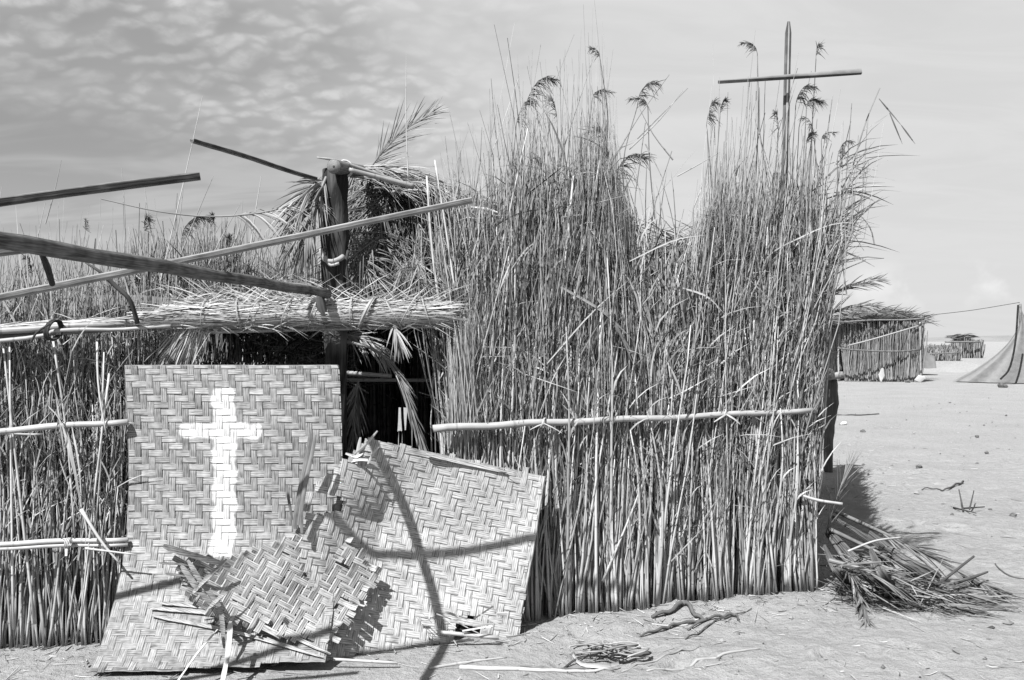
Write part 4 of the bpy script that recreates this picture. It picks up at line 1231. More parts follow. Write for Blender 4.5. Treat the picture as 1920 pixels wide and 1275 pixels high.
def weave_mat(name, label, S, ubox, vbox, poly, fray, origin, tone=.55, holes=(), paint=None, hw=.0017, seed=1, fray_bend=.0, fill=.487, loose=0.0):
    """S(u, v) -> points N,3. Warp strips run along v, weft strips along u, 2/2 twill."""
    R = np.random.default_rng(seed)
    root = empty(name, origin, label, 'mat')
    org = np.asarray(origin, float)
    i0, i1 = int(np.floor(ubox[0] / PITCH)), int(np.ceil(ubox[1] / PITCH))
    j0, j1 = int(np.floor(vbox[0] / PITCH)), int(np.ceil(vbox[1] / PITCH))
    sub = 3
    e = 1e-3
    def frame(u, v):
        p = S(u, v)
        du = S(u + e, v) - S(u - e, v); dv = S(u, v + e) - S(u, v - e)
        du /= np.linalg.norm(du, axis=-1, keepdims=True); dv /= np.linalg.norm(dv, axis=-1, keepdims=True)
        n = np.cross(du, dv)
        n /= np.linalg.norm(n, axis=-1, keepdims=True)
        n = np.where(n[..., 1:2] > 0, -n, n)           # towards the viewer's side
        return p, n
    prof = np.array([-1, -.78, -.5, -.47, -.02, .02, .47, .5, .78, 1.0])     # four splits of a strip
    lift = np.array([-.8, .3, -.2, .25, -.15, .3, -.2, .35, .3, -.8])
    C = len(prof)
    def strip(warp, idx):
        c0 = (idx + .5) * PITCH + R.normal(0, .0006)
        lo, hi = (vbox if warp else ubox)
        tt = np.arange(lo - .04, hi + .04, PITCH / sub)
        cc = np.full(len(tt), c0)
        ins = inpoly(poly, cc, tt) if warp else inpoly(poly, tt, cc)
        if loose:
            for _ in range(2):
                if R.random() < loose:
                    q0 = R.uniform(lo, hi); ins &= ~((tt > q0) & (tt < q0 + R.uniform(.05, .14)))
        for h in holes:
            k = inpoly(h, cc, tt) if warp else inpoly(h, tt, cc)
            if R.random() < .75:
                ins &= ~k
        runs = []
        k = 0
        while k < len(tt):
            if ins[k]:
                a = k
                while k + 1 < len(tt) and ins[k + 1]: k += 1
                if k - a > sub: runs.append((tt[a], tt[k]))
            k += 1
        for (a, b) in runs:
            fa, fb = fray
            a -= abs(R.normal(0, fa)); b += abs(R.normal(0, fb))
            s = np.arange(a, b + 1e-6, PITCH / sub)
            if len(s) < 4: continue
            K = len(s)
            jj = s / PITCH - .5
            x = jj - np.floor(jj)
            def sgn(j):
                q = (idx - j) % 4 if warp else (j - idx) % 4
                up = q < 2
                return np.where(up, 1.0, -1.0) * (1 if warp else -1)
            s0, s1 = sgn(np.floor(jj)), sgn(np.floor(jj) + 1)
            sm = x * x * (3 - 2 * x); sm = sm * sm * (3 - 2 * sm)
            off = (s0 + (s1 - s0) * sm) * hw
            wj = 1 + R.normal(0, .03)
            half = PITCH * fill * wj * (1 - loose * R.random())
            wander = .0014 * np.sin(s * 9 + R.random() * 6)
            cc = c0 + wander[:, None] + prof[None] * half
            ss = np.broadcast_to(s[:, None], cc.shape)
            pts, nn = frame(cc, ss) if warp else frame(ss, cc)
            lf = lift * R.uniform(.7, 1.3, C)
            pts = pts + nn * (off[:, None] + lf[None] * .0012)[..., None]
            back = pts[:, [C - 1, 0]] - nn[:, [C - 1, 0]] * .0018
            # loose ends: bend away from the sheet
            ext_a = np.clip((a + abs(fa) * 1.2 - s) / .08, 0, 1); ext_b = np.clip((s - (b - abs(fb) * 1.2)) / .08, 0, 1)
            bend = (ext_a ** 2 * (fa > .01) + ext_b ** 2 * (fb > .01)) * R.normal(.2, .8) * fray_bend
            V = np.concatenate([pts, back], 1) + (nn[:, :1] * bend[:, None, None])
            Cc = C + 2
            kk = np.arange(K - 1)[:, None] * Cc; q_ = np.arange(Cc)[None]
            F_ = np.stack([kk + q_, kk + (q_ + 1) % Cc, kk + Cc + (q_ + 1) % Cc, kk + Cc + q_], -1).reshape(-1, 4)
            ro = R.random() * 7
            ax = np.concatenate([prof * half, [half, -half]])
            mu = np.zeros((K, Cc, 3)); mu[..., 0] = ax[None] + ro; mu[..., 1] = s[:, None] + ro
            if paint is not None:
                ux = np.concatenate([cc, cc[:, [-1, 0]]], 1); sx = np.broadcast_to(s[:, None], ux.shape)
                mu[..., 2] = paint(ux, sx) if warp else paint(sx, ux)
            tn = np.clip(tone + R.normal(0, .07) + .03 * (off[:, None] / hw), 0, 1) * np.ones((K, Cc))
            mb = MB(); mb.add(V.reshape(-1, 3), F_, tn.reshape(-1), 0.0, mu)
            mb.build('strip', M['weave'], root)
    for i in range(i0, i1): strip(True, i)
    for j in range(j0, j1): strip(False, j)
    return root

# painted mat: standing, its foot bent out over the sand. profile of (D, z) by length
prof_pts = np.array([[5.15, 1.493], [5.165, 1.1], [5.18, .62], [5.13, .45], [5.03, .275], [4.90, .12], [4.79, .02], [4.70, .012]])
prof_len = np.concatenate([[0], np.cumsum(np.linalg.norm(np.diff(prof_pts, axis=0), axis=1))])
_pu = np.linspace(0, prof_len[-1], 300)
_pp = np.stack([np.interp(_pu, prof_len, prof_pts[:, k]) for k in range(2)], 1)
_ker = np.ones(31) / 31
_pp = np.stack([np.convolve(np.pad(_pp[:, k], 15, mode='edge'), _ker, 'valid') for k in range(2)], 1)
U0 = (232 - 960) / F * 5.15
MAT1_W = (640 - 232) / F * 5.15
def S1(u, v):
    D = np.interp(v, _pu, _pp[:, 0]); z = np.interp(v, _pu, _pp[:, 1])
    x = U0 + u + .010 * np.sin(v * 3.0)
    D = D + .012 * np.sin(u * 5 + v * 2) * np.clip(1.4 - v, 0, 1)
    return np.stack([x, D, z], -1)
def soft_box(u, v, u0, u1, v0, v1, s=.034):
    f = lambda x, a, b: np.clip((x - a) / s + .5, 0, 1) * np.clip((b - x) / s + .5, 0, 1)
    return f(u, u0, u1) * f(v, v0, v1)
def paint1(u, v):
    k = 5.15 / F
    w = .006 * np.sin(v * 40) + .004 * np.sin(v * 97)
    a = soft_box(u + w, v, (394 - 232) * k, (438 - 232) * k, (727 - 677) * k, (1046 - 677) * k)
    b = soft_box(u, v + .005 * np.sin(u * 55), (330 - 232) * k, (487 - 232) * k, (794 - 677) * k, (823 - 677) * k)
    return np.maximum(a, b)
weave_mat('woven_mat', 'upright woven cane mat with a white cross painted on it', S1, (0, MAT1_W), (0, 1.66),
          [(-.002, -.002), (MAT1_W, -.002), (MAT1_W, 1.56), (.45, 1.63), (-.002, 1.66)], (.002, .002), (U0 + .5, 5.15, 0), tone=.24, paint=paint1, seed=3)

# fallen mat leaning on the reed screen
TL = np.array([-.752, 5.2, 1.086]); TR = np.array([.184, 5.55, .84])
U2 = (TR - TL); W2 = np.linalg.norm(U2); U2 /= W2
V2 = np.array([-.227, -.2, -.83]); V2 -= U2 * V2.dot(U2); V2 /= np.linalg.norm(V2)
N2 = np.cross(U2, V2); N2 = -N2 if N2[1] > 0 else N2
def S2(u, v):
    u = np.asarray(u, float); v = np.asarray(v, float)
    p = TL + u[..., None] * U2 + v[..., None] * V2
    bow = -np.interp(u, [-.25, -.1, .05, .2, .4, .7, 1.03], [0, .02, .09, .16, .15, .08, .0]) * np.interp(v, [0, .15, .4, .7, .95, 1.15], [.15, .45, .95, .85, .35, .0]) + .007 * np.sin(u * 11 + v * 7)
    return p + N2 * bow[..., None]
weave_mat('woven_mat', 'fallen woven cane mat leaning askew against the reed wall, crossed by pole shadows', S2, (-.24, W2), (0, 1.2),
          [(.0, .0), (W2, 0), (W2 + .005, .88), (.80, .90), (.72, .86), (.66, .97), (.5, 1.0), (.3, 1.06), (.0, 1.13), (-.08, 1.13), (-.12, .8), (-.22, .62), (-.24, .34), (-.14, .2), (-.06, .12)], (.012, .012), (-.3, 5.2, 0), tone=.66, seed=5, hw=.0019,
          holes=([(.66, .82), (.80, .80), (.84, .90), (.68, .92)], [(-.22, .34), (-.06, .30), (-.04, .40), (-.2, .44)], [(.28, -.02), (.4, -.02), (.4, .05), (.3, .04)]), fray_bend=.03)

# torn flap in front
k3 = 4.9 / F
def S3(u, v):
    u = np.asarray(u, float); v = np.asarray(v, float)
    a = u / k3; b = v / k3
    px = 621 - .89 * a + .51 * b
    py = 1202 - .45 * a - .86 * b
    D = 4.92 + .0017 * b - .0009 * np.clip(a, 0, 400) * np.clip(b, 0, 250) / 200 - np.clip(a - 190, 0, 400) ** 2 * .0000075 + .012 * np.sin(a * .03) * np.sin(b * .03) + .000002 * np.clip(60 - b, 0, 200) ** 2
    return np.stack([(px - 960) / F * D, D, EYE - (py - 637.5) / F * D], -1)
sc3 = lambda L_: [(x * k3, y * k3) for x, y in L_]
weave_mat('woven_mat', 'torn scrap of woven mat with frayed edges curling in front of the painted mat', S3, (-12 * k3, 325 * k3), (-56 * k3, 205 * k3),
          sc3([(0, 0), (-12, 154), (20, 160), (60, 178), (128, 205), (155, 147), (195, 104), (238, 58), (300, 22), (320, -8), (280, -40), (218, -56), (142, -44), (77, -31)]), (.030, .030), tuple(S3(np.array(.3), np.array(.1))),
          tone=.68, seed=9, holes=(sc3([(150, 95), (166, 95), (166, 112), (150, 112)]), sc3([(40, 130), (70, 130), (70, 150), (40, 150)]), sc3([(95, -25), (120, -25), (120, -5), (95, -5)]), sc3([(250, 0), (275, 0), (275, 16), (250, 16)]), sc3([(20, 60), (32, 60), (32, 80), (20, 80)])), fray_bend=.09, fill=.462, loose=.18)

def flat_strip(name, label, cat, pts, w, tone, side=(0, .3, 1.), mat='weave', K=12, group=None, fold=.25):
    pts = curve(pts, K)
    mb = MB()
    t = np.linspace(0, 1, K)
    wd = w * np.clip(np.interp(t, [0, .06, .9, 1], [.5, 1, .95, .35]) * (1 + rng.normal(0, .06, K)), .1, 2)
    mb.blades(pts, wd, np.asarray(side, float), tone, fold=fold)
    mb.blades(pts + [0, .004, -.003], wd * .96, np.asarray(side, float), tone - .1, fold=fold)
    m = mb
    if mat == 'weave':
        m.muv = [np.stack([v[:, 0] * .3 + v[:, 2], v[:, 0], v[:, 0] * 0], 1) for v in m.v]
    return tag(m.build(name, M[mat], origin=pts[0]), label, cat, group)
# loose torn strips over the foot of the painted mat
def on_mat(px, py, off=.02):
    v = np.linspace(0, 1.64, 400); q = S1(np.full(400, .5), v)
    yy = 637.5 - (q[:, 2] - EYE) / q[:, 1] * F
    D = np.interp(py, yy, q[:, 1])
    return P(px, py, D - off)
for i, (pts, w, lb) in enumerate((
        ([on_mat(282, 1140), on_mat(400, 1150), on_mat(520, 1182), on_mat(620, 1226)], .010, 'upper long torn cane strip lying across the foot of the painted mat'),
        ([on_mat(285, 1154), on_mat(400, 1176), on_mat(500, 1200), on_mat(606, 1232)], .008, 'lower long torn cane strip lying across the foot of the painted mat'),
        ([on_mat(300, 1130), on_mat(372, 1137), on_mat(420, 1148)], .008, 'short loose cane strip above the two long torn strips'))):
    flat_strip('torn_strip', lb, 'cane strip', pts, w, .72, group='torn strips at the foot of the mat')
for i, (pts, w, tn, lb) in enumerate((
        ([P(306, 1023, 4.72), P(345, 1036, 4.75), P(400, 1052, 4.83), P(432, 1062, 4.88)], .014, .1, 'dark curled strip sticking out at the left tip of the torn scrap'),
        ([P(298, 1055, 4.74), P(345, 1058, 4.77), P(385, 1064, 4.82)], .005, .15, 'thin dark splinter below the curled strip at the scrap tip'),
        ([P(310, 1075, 4.75), P(350, 1080, 4.78), P(390, 1086, 4.82)], .005, .3, 'lowest thin splinter at the tip of the torn scrap'),
        ([P(352, 1050, 4.74), P(380, 1095, 4.74), P(412, 1140, 4.76), P(420, 1215, 4.75)], .011, .35, 'bent strip hanging from the scrap tip to the mat foot'),
        ([P(340, 1060, 4.73), P(372, 1105, 4.73), P(402, 1138, 4.75)], .013, .25, 'dark broad strip on the left edge of the torn scrap'),
        ([P(362, 1112, 4.73), P(390, 1082, 4.73), P(425, 1048, 4.78)], .010, .4, 'short strip tying the left corner of the torn scrap'),
        ([P(392, 1140, 4.73), P(420, 1112, 4.73), P(436, 1092, 4.76)], .010, .4, 'second short crossing strip at the left corner of the scrap'))):
    flat_strip('frayed_strip', lb, 'cane strip', pts, w, tn, side=(.4, .2, 1.), group='frayed strips of the torn scrap')
flat_strip('splinter', 'long thin reed leaning on the foot of the painted mat', 'reed', [P(408, 1180, 4.72), P(370, 1225, 4.62), P(335, 1275, 4.5), P(310, 1310, 4.4)], .006, .85, mat='straw', side=(1, .2, .5))
flat_strip('splinter', 'broken pale cane standing on the sand before the scrap', 'reed', [P(432, 1165, 4.72), P(428, 1220, 4.62), P(415, 1290, 4.46)], .012, .7, mat='straw', side=(1, .2, .1))
def dark_splinters():
    root = empty('split_stake', P(560, 990, 4.98), 'dark split stake standing up in front of the painted mat', 'stake')
    for (pts, w, tn) in (([P(552, 992, 4.97), P(562, 930, 4.97), P(578, 850, 4.98), P(583, 812, 4.99)], .017, .35), ([P(560, 985, 4.96), P(572, 910, 4.96), P(585, 850, 4.97), P(591, 815, 4.98)], .011, .45),
                         ([P(548, 975, 4.98), P(540, 930, 4.99), P(538, 908, 5.0)], .007, .25), ([P(566, 1000, 4.96), P(565, 965, 4.96), P(566, 940, 4.97)], .009, .3)):
        m = MB(); p = curve(pts, 10)
        m.blades(p, w * np.array([.7, .9, 1, 1, 1, .95, .9, .85, .8, .5]), np.array([1, .1, .2]), tn, fold=.5)
        m.build('splinter', M['pole'], root)
    r2 = empty('frayed_corner', P(680, 850, 5.2), 'spray of pale splinters at the top corner of the fallen mat', 'cane strip')
    for (pts, w) in (([P(655, 862, 5.17), P(685, 835, 5.17), P(708, 808, 5.17)], .008), ([P(668, 870, 5.17), P(672, 840, 5.17), P(676, 820, 5.17)], .009), ([P(648, 850, 5.17), P(670, 856, 5.17), P(690, 845, 5.17)], .007),
                     ([P(650, 868, 5.17), P(668, 862, 5.17), P(690, 862, 5.17)], .008), ([P(690, 870, 5.17), P(700, 850, 5.17), P(712, 838, 5.17)], .006)):
        m = MB(); p = curve(pts, 7)
        m.blades(p, w * np.array([.7, 1, 1, 1, .9, .8, .5]), np.array([.8, .1, .5]), .8, fold=.4)
        m.build('splinter', M['straw'], r2)
    r3 = empty('frayed_edge', P(830, 1180, 5.2), 'clump of broken cane ends at the torn foot of the fallen mat', 'cane strip')
    for k in range(26):
        c = P(rng.uniform(790, 935), rng.uniform(1150, 1200), 5.16 + rng.random() * .06)
        d = np.array([rng.normal(0, 1), rng.normal(0, .2), rng.normal(.2, .6)]); d /= np.linalg.norm(d)
        e = c + d * rng.uniform(.04, .14); e[2] = max(e[2], .01); c[2] = max(c[2], .01)
        m = MB(); m.blades(curve([c, e], 4), rng.uniform(.002, .007), rng.normal(0, 1, 3), rng.uniform(.3, .95), fold=.3)
        m.build('splinter', M['straw'], r3)
    m = MB(); m.tubes(curve([P(820, 1185, 5.18), P(935, 1196, 5.2)], 6), .0105, 8, .8, cap=True)
    tag(m.build('cane', M['cane'], origin=P(820, 1185, 5.18)), 'short round cane lying under the torn foot of the fallen mat', 'cane')
    m = MB(); m.tubes(curve([P(625, 1236, 4.86), P(745, 1243, 4.86)], 6), .007, 8, .8, cap=True)
    tag(m.build('cane', M['cane'], origin=P(625, 1236, 4.86)), 'thin cane stiffening the bottom edge below the torn scrap', 'cane')
    flat_strip('edge_strip', 'pale split strip along the top edge of the fallen mat', 'cane strip', [S2(.33, .012) + N2 * .012, S2(.5, .018) + N2 * .012, S2(.8, .02) + N2 * .012], .011, .8)
dark_splinters()

# ------------------------------------------------------------------ the wooden cross on the roof
def wooden_cross():
    D = 6.17
    foot = P(1467, 530, D); top = P(1479, 40, D)
    root = empty('wooden_cross', foot, 'tall thin wooden cross standing above the reeds at right', 'cross')
    def ribbed(mb, a, b, w, dpt, front, K=12, taper=None, tf=.0, tr=.55):
        a, b = np.asarray(a), np.asarray(b)
        d = (b - a) / np.linalg.norm(b - a)
        fr = np.asarray(front, float); fr = fr - d * fr.dot(d); fr /= np.linalg.norm(fr)
        sd = np.cross(d, fr)
        sec = np.array([[-1, -.6], [-1, -.15], [-.28, .0], [-.22, .5], [.22, .5], [.28, .0], [1, -.15], [1, -.6]])
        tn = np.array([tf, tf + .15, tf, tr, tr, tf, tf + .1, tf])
        t = np.linspace(0, 1, K)
        tp = np.ones(K) if taper is None else np.interp(t, *taper)
        V = (a + (b - a) * t[:, None])[:, None] + (sec[None, :, :1] * w * sd + sec[None, :, 1:] * dpt * fr) * tp[:, None, None]
        S = len(sec); k = np.arange(K - 1)[:, None] * S; s = np.arange(S)[None]
        q = np.stack([k + s, k + (s + 1) % S, k + S + (s + 1) % S, k + S + s], -1).reshape(-1, 4)
        mb.add(V.reshape(-1, 3), [q, np.arange(S)[::-1], (K - 1) * S + np.arange(S)], np.broadcast_to(tn, (K, S)).reshape(-1), 0.0, np.concatenate([np.broadcast_to(sec[None] * w, (K, S, 2)), np.broadcast_to(t[:, None, None] * 2, (K, S, 1))], -1))
    m = MB(); ribbed(m, foot, top, .020, .018, (0, -1, 0), 24, ([0, .965, .99, 1], [1.15, .95, .7, .4]))
    m.build('upright', M['cross'], root, smooth=False)
    a, b = P(1347, 154, D - .04), P(1615, 134, D - .13)
    m = MB()
    K = 14
    t = np.linspace(0, 1, K); d = (b - a) / np.linalg.norm(b - a)
    # flat plank, twisting along its length so that more of its face shows at the right
    pts = a + (b - a) * t[:, None]
    tw = np.radians(np.interp(t, [0, .45, 1], [70, 52, 25]))
    fr = np.array([0, -1., 0]); up = np.array([0, 0, 1.])
    wv = up[None] * np.cos(tw)[:, None] - fr[None] * np.sin(tw)[:, None]
    nv = fr[None] * np.cos(tw)[:, None] + up[None] * np.sin(tw)[:, None]
    sec = np.array([[-1, -1], [1, -1], [1, 1], [-1, 1]]) * np.array([.017, .009])
    V = pts[:, None] + wv[:, None] * sec[None, :, :1] + nv[:, None] * sec[None, :, 1:]
    k = np.arange(K - 1)[:, None] * 4; s = np.arange(4)[None]
    q = np.stack([k + s, k + (s + 1) % 4, k + 4 + (s + 1) % 4, k + 4 + s], -1).reshape(-1, 4)
    m.add(V.reshape(-1, 3), [q, np.arange(4)[::-1], (K - 1) * 4 + np.arange(4)], np.broadcast_to(np.array([.02, .3, .3, .02])[None], (K, 4)).reshape(-1))  # lower edge toned near black for the plank's shaded underside
    m.build('crossbar', M['cross'], root, smooth=False)
wooden_cross()
one_tube('post', 'dark stub post top beside the foot of the wooden cross', 'post', [P(1462, 560, 6.45), P(1458, 420, 6.5), P(1455, 325, 6.52)], [.032, .03, .026], M['bark'], .35)
one_tube('roof_pole', 'round pole end poking through the reeds below the cross', 'pole', [P(1453, 495, 6.08), P(1465, 492, 7.0)], [.027, .027], M['pole'], .35)

# ------------------------------------------------------------------ thatch sticking out at the right corner, corner sticks
for i, (pts, lb) in enumerate((
        ([P(1530, 575, 6.4), P(1570, 545, 6.4), P(1620, 530, 6.4), P(1650, 525, 6.4)], 'upper palm frond jutting right from the corner of the tall screen'),
        ([P(1525, 640, 6.35), P(1555, 590, 6.35), P(1600, 575, 6.35), P(1640, 572, 6.35)], 'lower palm frond arching right from the corner of the tall screen'),
        ([P(1530, 490, 6.4), P(1550, 480, 6.4), P(1575, 490, 6.4)], 'short dark palm leaf at the top right corner of the screen'))):
    frond('palm_frond', pts, 22 if i < 2 else 10, .17 if i < 2 else .08, .35, .15, .35, (.008, .003), .2, .004, label=lb, jitter=.18)
one_tube('branch', 'curved dark branch along the lower right edge of the tall screen', 'branch', [P(1524, 735, 6.2), P(1538, 775, 6.2), P(1536, 830, 6.25), P(1530, 900, 6.25), P(1536, 960, 6.25)], [.010, .014, .013, .012], M['bark'], .4)
one_tube('stick', 'pale stick end jutting right from the screen above the leaf pile', 'stick', [P(1500, 928, 6.15), P(1534, 938, 6.1), P(1580, 945, 6.05)], [.010, .010, .009], M['cane'], .55)
def forked_post():
    base = P(1553, 885, 12.1); base[2] = -.05
    root = empty('forked_post', (base[0], base[1], 0), 'short weathered post with a crosspiece behind the right corner of the screen', 'post')
    mb = MB(); K = 14
    pts = curve([base, P(1554, 820, 12.1), P(1561, 760, 12.1), P(1560, 712, 12.1)], K)
    mb.tubes(pts, np.interp(np.linspace(0, 1, K), [0, .5, .7, 1], [.055, .06, .075, .062]) * (1 + rng.normal(0, .05, K)), 9, .6, cap=True); mb.build('trunk', M['bark'], root)
    m = MB(); m.tubes(curve([P(1518, 708, 12.0), P(1548, 706, 12.0), P(1580, 703, 12.0)], 9), np.linspace(.03, .045, 9), 8, .6, cap=True); m.build('crosspiece', M['pole'], root)
    m = MB(); m.tubes(curve([P(1556, 706, 11.95), P(1560, 697, 11.95), P(1548, 692, 11.95)], 8), .028, 7, .6, cap=True); m.build('branch_stub', M['pole'], root)
forked_post()

# ------------------------------------------------------------------ heap of palm leaves at the right foot of the screen
def leaf_heap():
    g = 'palm leaves heaped at the corner of the screen'
    def gp(px, py, z=0.0):
        D = (EYE - z) * F / (py - 637.5)
        q = P(px, py, D)
        q[2] += float(gh(q[0], q[1]))
        return q
    # each frond: base near the corner of the wall, tip lying outward
    specs = ((gp(1560, 960, .45), gp(1680, 1010, .30), gp(1790, 1070, .10), gp(1880, 1115, .02), 'longest palm leaf of the heap, its tip reaching furthest right', .22),
             (gp(1555, 1000, .35), gp(1650, 1040, .28), gp(1740, 1090, .10), gp(1830, 1125, .02), 'middle palm leaf lying out from the heap to the right', .2),
             (gp(1555, 1060, .25), gp(1640, 1080, .22), gp(1720, 1110, .08), gp(1790, 1140, .02), 'lower palm leaf spreading right at the front of the heap', .25),
             (gp(1552, 1010, .3), gp(1590, 1070, .22), gp(1610, 1120, .08), gp(1625, 1170, .02), 'palm leaf bent forward onto the sand before the heap', .25))
    for i, (a, b, c, d, lb, tn) in enumerate(specs):
        frond('palm_frond', [a, b, c, d], 46, .30 if i < 3 else .18, .30, .12, tn, (.015, .004), .25, .0065, plane=[-.2, -.5, .85], label=lb, group=g, jitter=.16, end_narrow=.8)
    frond('palm_frond', [gp(1548, 1010, .3), gp(1572, 935, .6), gp(1592, 880, .78)], 22, .3, .3, .05, .5, (.004, .002), .1, .003, label='pale spray of thin leaflets rising behind the heap at the wall corner', group=g, jitter=.15)
    # long leathery leaf bases, split along their length, lying one over another
    for (pts, w, tn, lb) in (
            ([gp(1556, 1000, .34), gp(1600, 1050, .26), gp(1640, 1090, .14), gp(1668, 1118, .04)], .040, .45, 'broad leaf base running forward through the middle of the heap'),
            ([gp(1632, 1035, .32), gp(1650, 1070, .26), gp(1668, 1100, .15), gp(1660, 1128, .03)], .036, .5, 'leaf base bent down with its end on the sand'),
            ([gp(1630, 1000, .36), gp(1690, 1040, .28), gp(1735, 1072, .19), gp(1762, 1090, .13)], .038, .35, 'long dark leaf base on top of the heap at right'),
            ([gp(1545, 1030, .28), gp(1566, 1070, .2), gp(1592, 1098, .1), gp(1606, 1116, .03)], .032, .4, 'dark leaf base tucked against the wall corner'),
            ([gp(1640, 1030, .30), gp(1685, 1080, .17), gp(1715, 1108, .07), gp(1735, 1124, .02)], .028, .3, 'narrow leaf base lying between the two long leaf bases'),
            ([gp(1560, 975, .42), gp(1620, 1008, .35), gp(1668, 1040, .30)], .020, .25, 'dark stalk crossing the top of the heap')):
        mb = MB(); K = 12
        p = curve(pts, K)
        t_ = np.linspace(0, 1, K)
        sd = np.array([.8, -.15, .5]); sd /= np.linalg.norm(sd)
        for j in range(5):                                   # five fibrous laths side by side make one leaf base
            o_ = (j - 2) / 2.0
            wd = w * np.interp(t_, [0, .4, .85, 1], [.4, .7, 1, .75])
            q_ = p + sd * (o_ * wd * .8)[:, None] + np.array([0, -.35, -.6]) * (abs(o_) ** 1.6 * w * .55) + rng.normal(0, .0012, (K, 3))
            q_ = q_[: K - rng.integers(0, 3)]
            mb.blades(q_, (wd * .27)[: len(q_)], sd + rng.normal(0, .18, 3), tn + rng.normal(0, .12), fold=.35)
            mb.blades(q_ + [0, .004, -.007], (wd * .26)[: len(q_)], sd, tn - .15, fold=.35)
        tag(mb.build('leaf_base', M['boot'], origin=p[-1]), lb, 'palm leaf', 'leaf bases in the heap')
    mb = MB(); n = 900
    t = rng.random(n)
    c = np.stack([1.95 + t * .85 + rng.normal(0, .05, n), 6.05 + t * .05 + rng.normal(0, .16, n), np.zeros(n)], 1)
    c[:, 2] = gh(c[:, 0], c[:, 1]) + rng.random(n) ** 1.6 * .34 * (1 - t)
    d = np.stack([rng.normal(.8, .45, n), rng.normal(-.1, .4, n), rng.normal(-.25, .22, n)], 1); d /= np.linalg.norm(d, axis=1)[:, None]
    L_ = rng.uniform(.08, .36, n)
    e = c + d * L_[:, None]; e[:, 2] = np.maximum(e[:, 2], gh(e[:, 0], e[:, 1]) + .004)
    tt = np.linspace(0, 1, 3)[None, :, None]
    mb.blades(c[:, None] * (1 - tt) + e[:, None] * tt, rng.uniform(.002, .006, n)[:, None] * np.array([.7, 1, .2])[None], rng.normal(0, 1, (n, 3)), np.clip(rng.normal(.25, .22, n), .0, 1), fold=.4)
    tag(mb.build('leaf_litter', M['palm'], origin=(2.4, 6.05, 0)), 'dry loose leaflets filling the palm leaf heap', 'leaf litter', kind='stuff')
    one_tube('stick', 'dark stalk poking up right out of the palm heap', 'stick', [gp(1745, 1110, .06), gp(1785, 1078, .14), gp(1826, 1047, .22)], [.011, .007], M['bark'], .5)
    one_tube('stick', 'dark flat stalk pointing right beside the palm heap', 'stick', [gp(1790, 1095, .08), gp(1825, 1085, .1), gp(1852, 1076, .12)], [.013, .006], M['bark'], .5)
    one_tube('stick', 'thin pale stalk lying across the upper part of the palm heap', 'stick', [gp(1590, 1040, .32), gp(1640, 1022, .36), gp(1690, 1005, .38)], [.006, .006], M['cane'], .85)
leaf_heap()

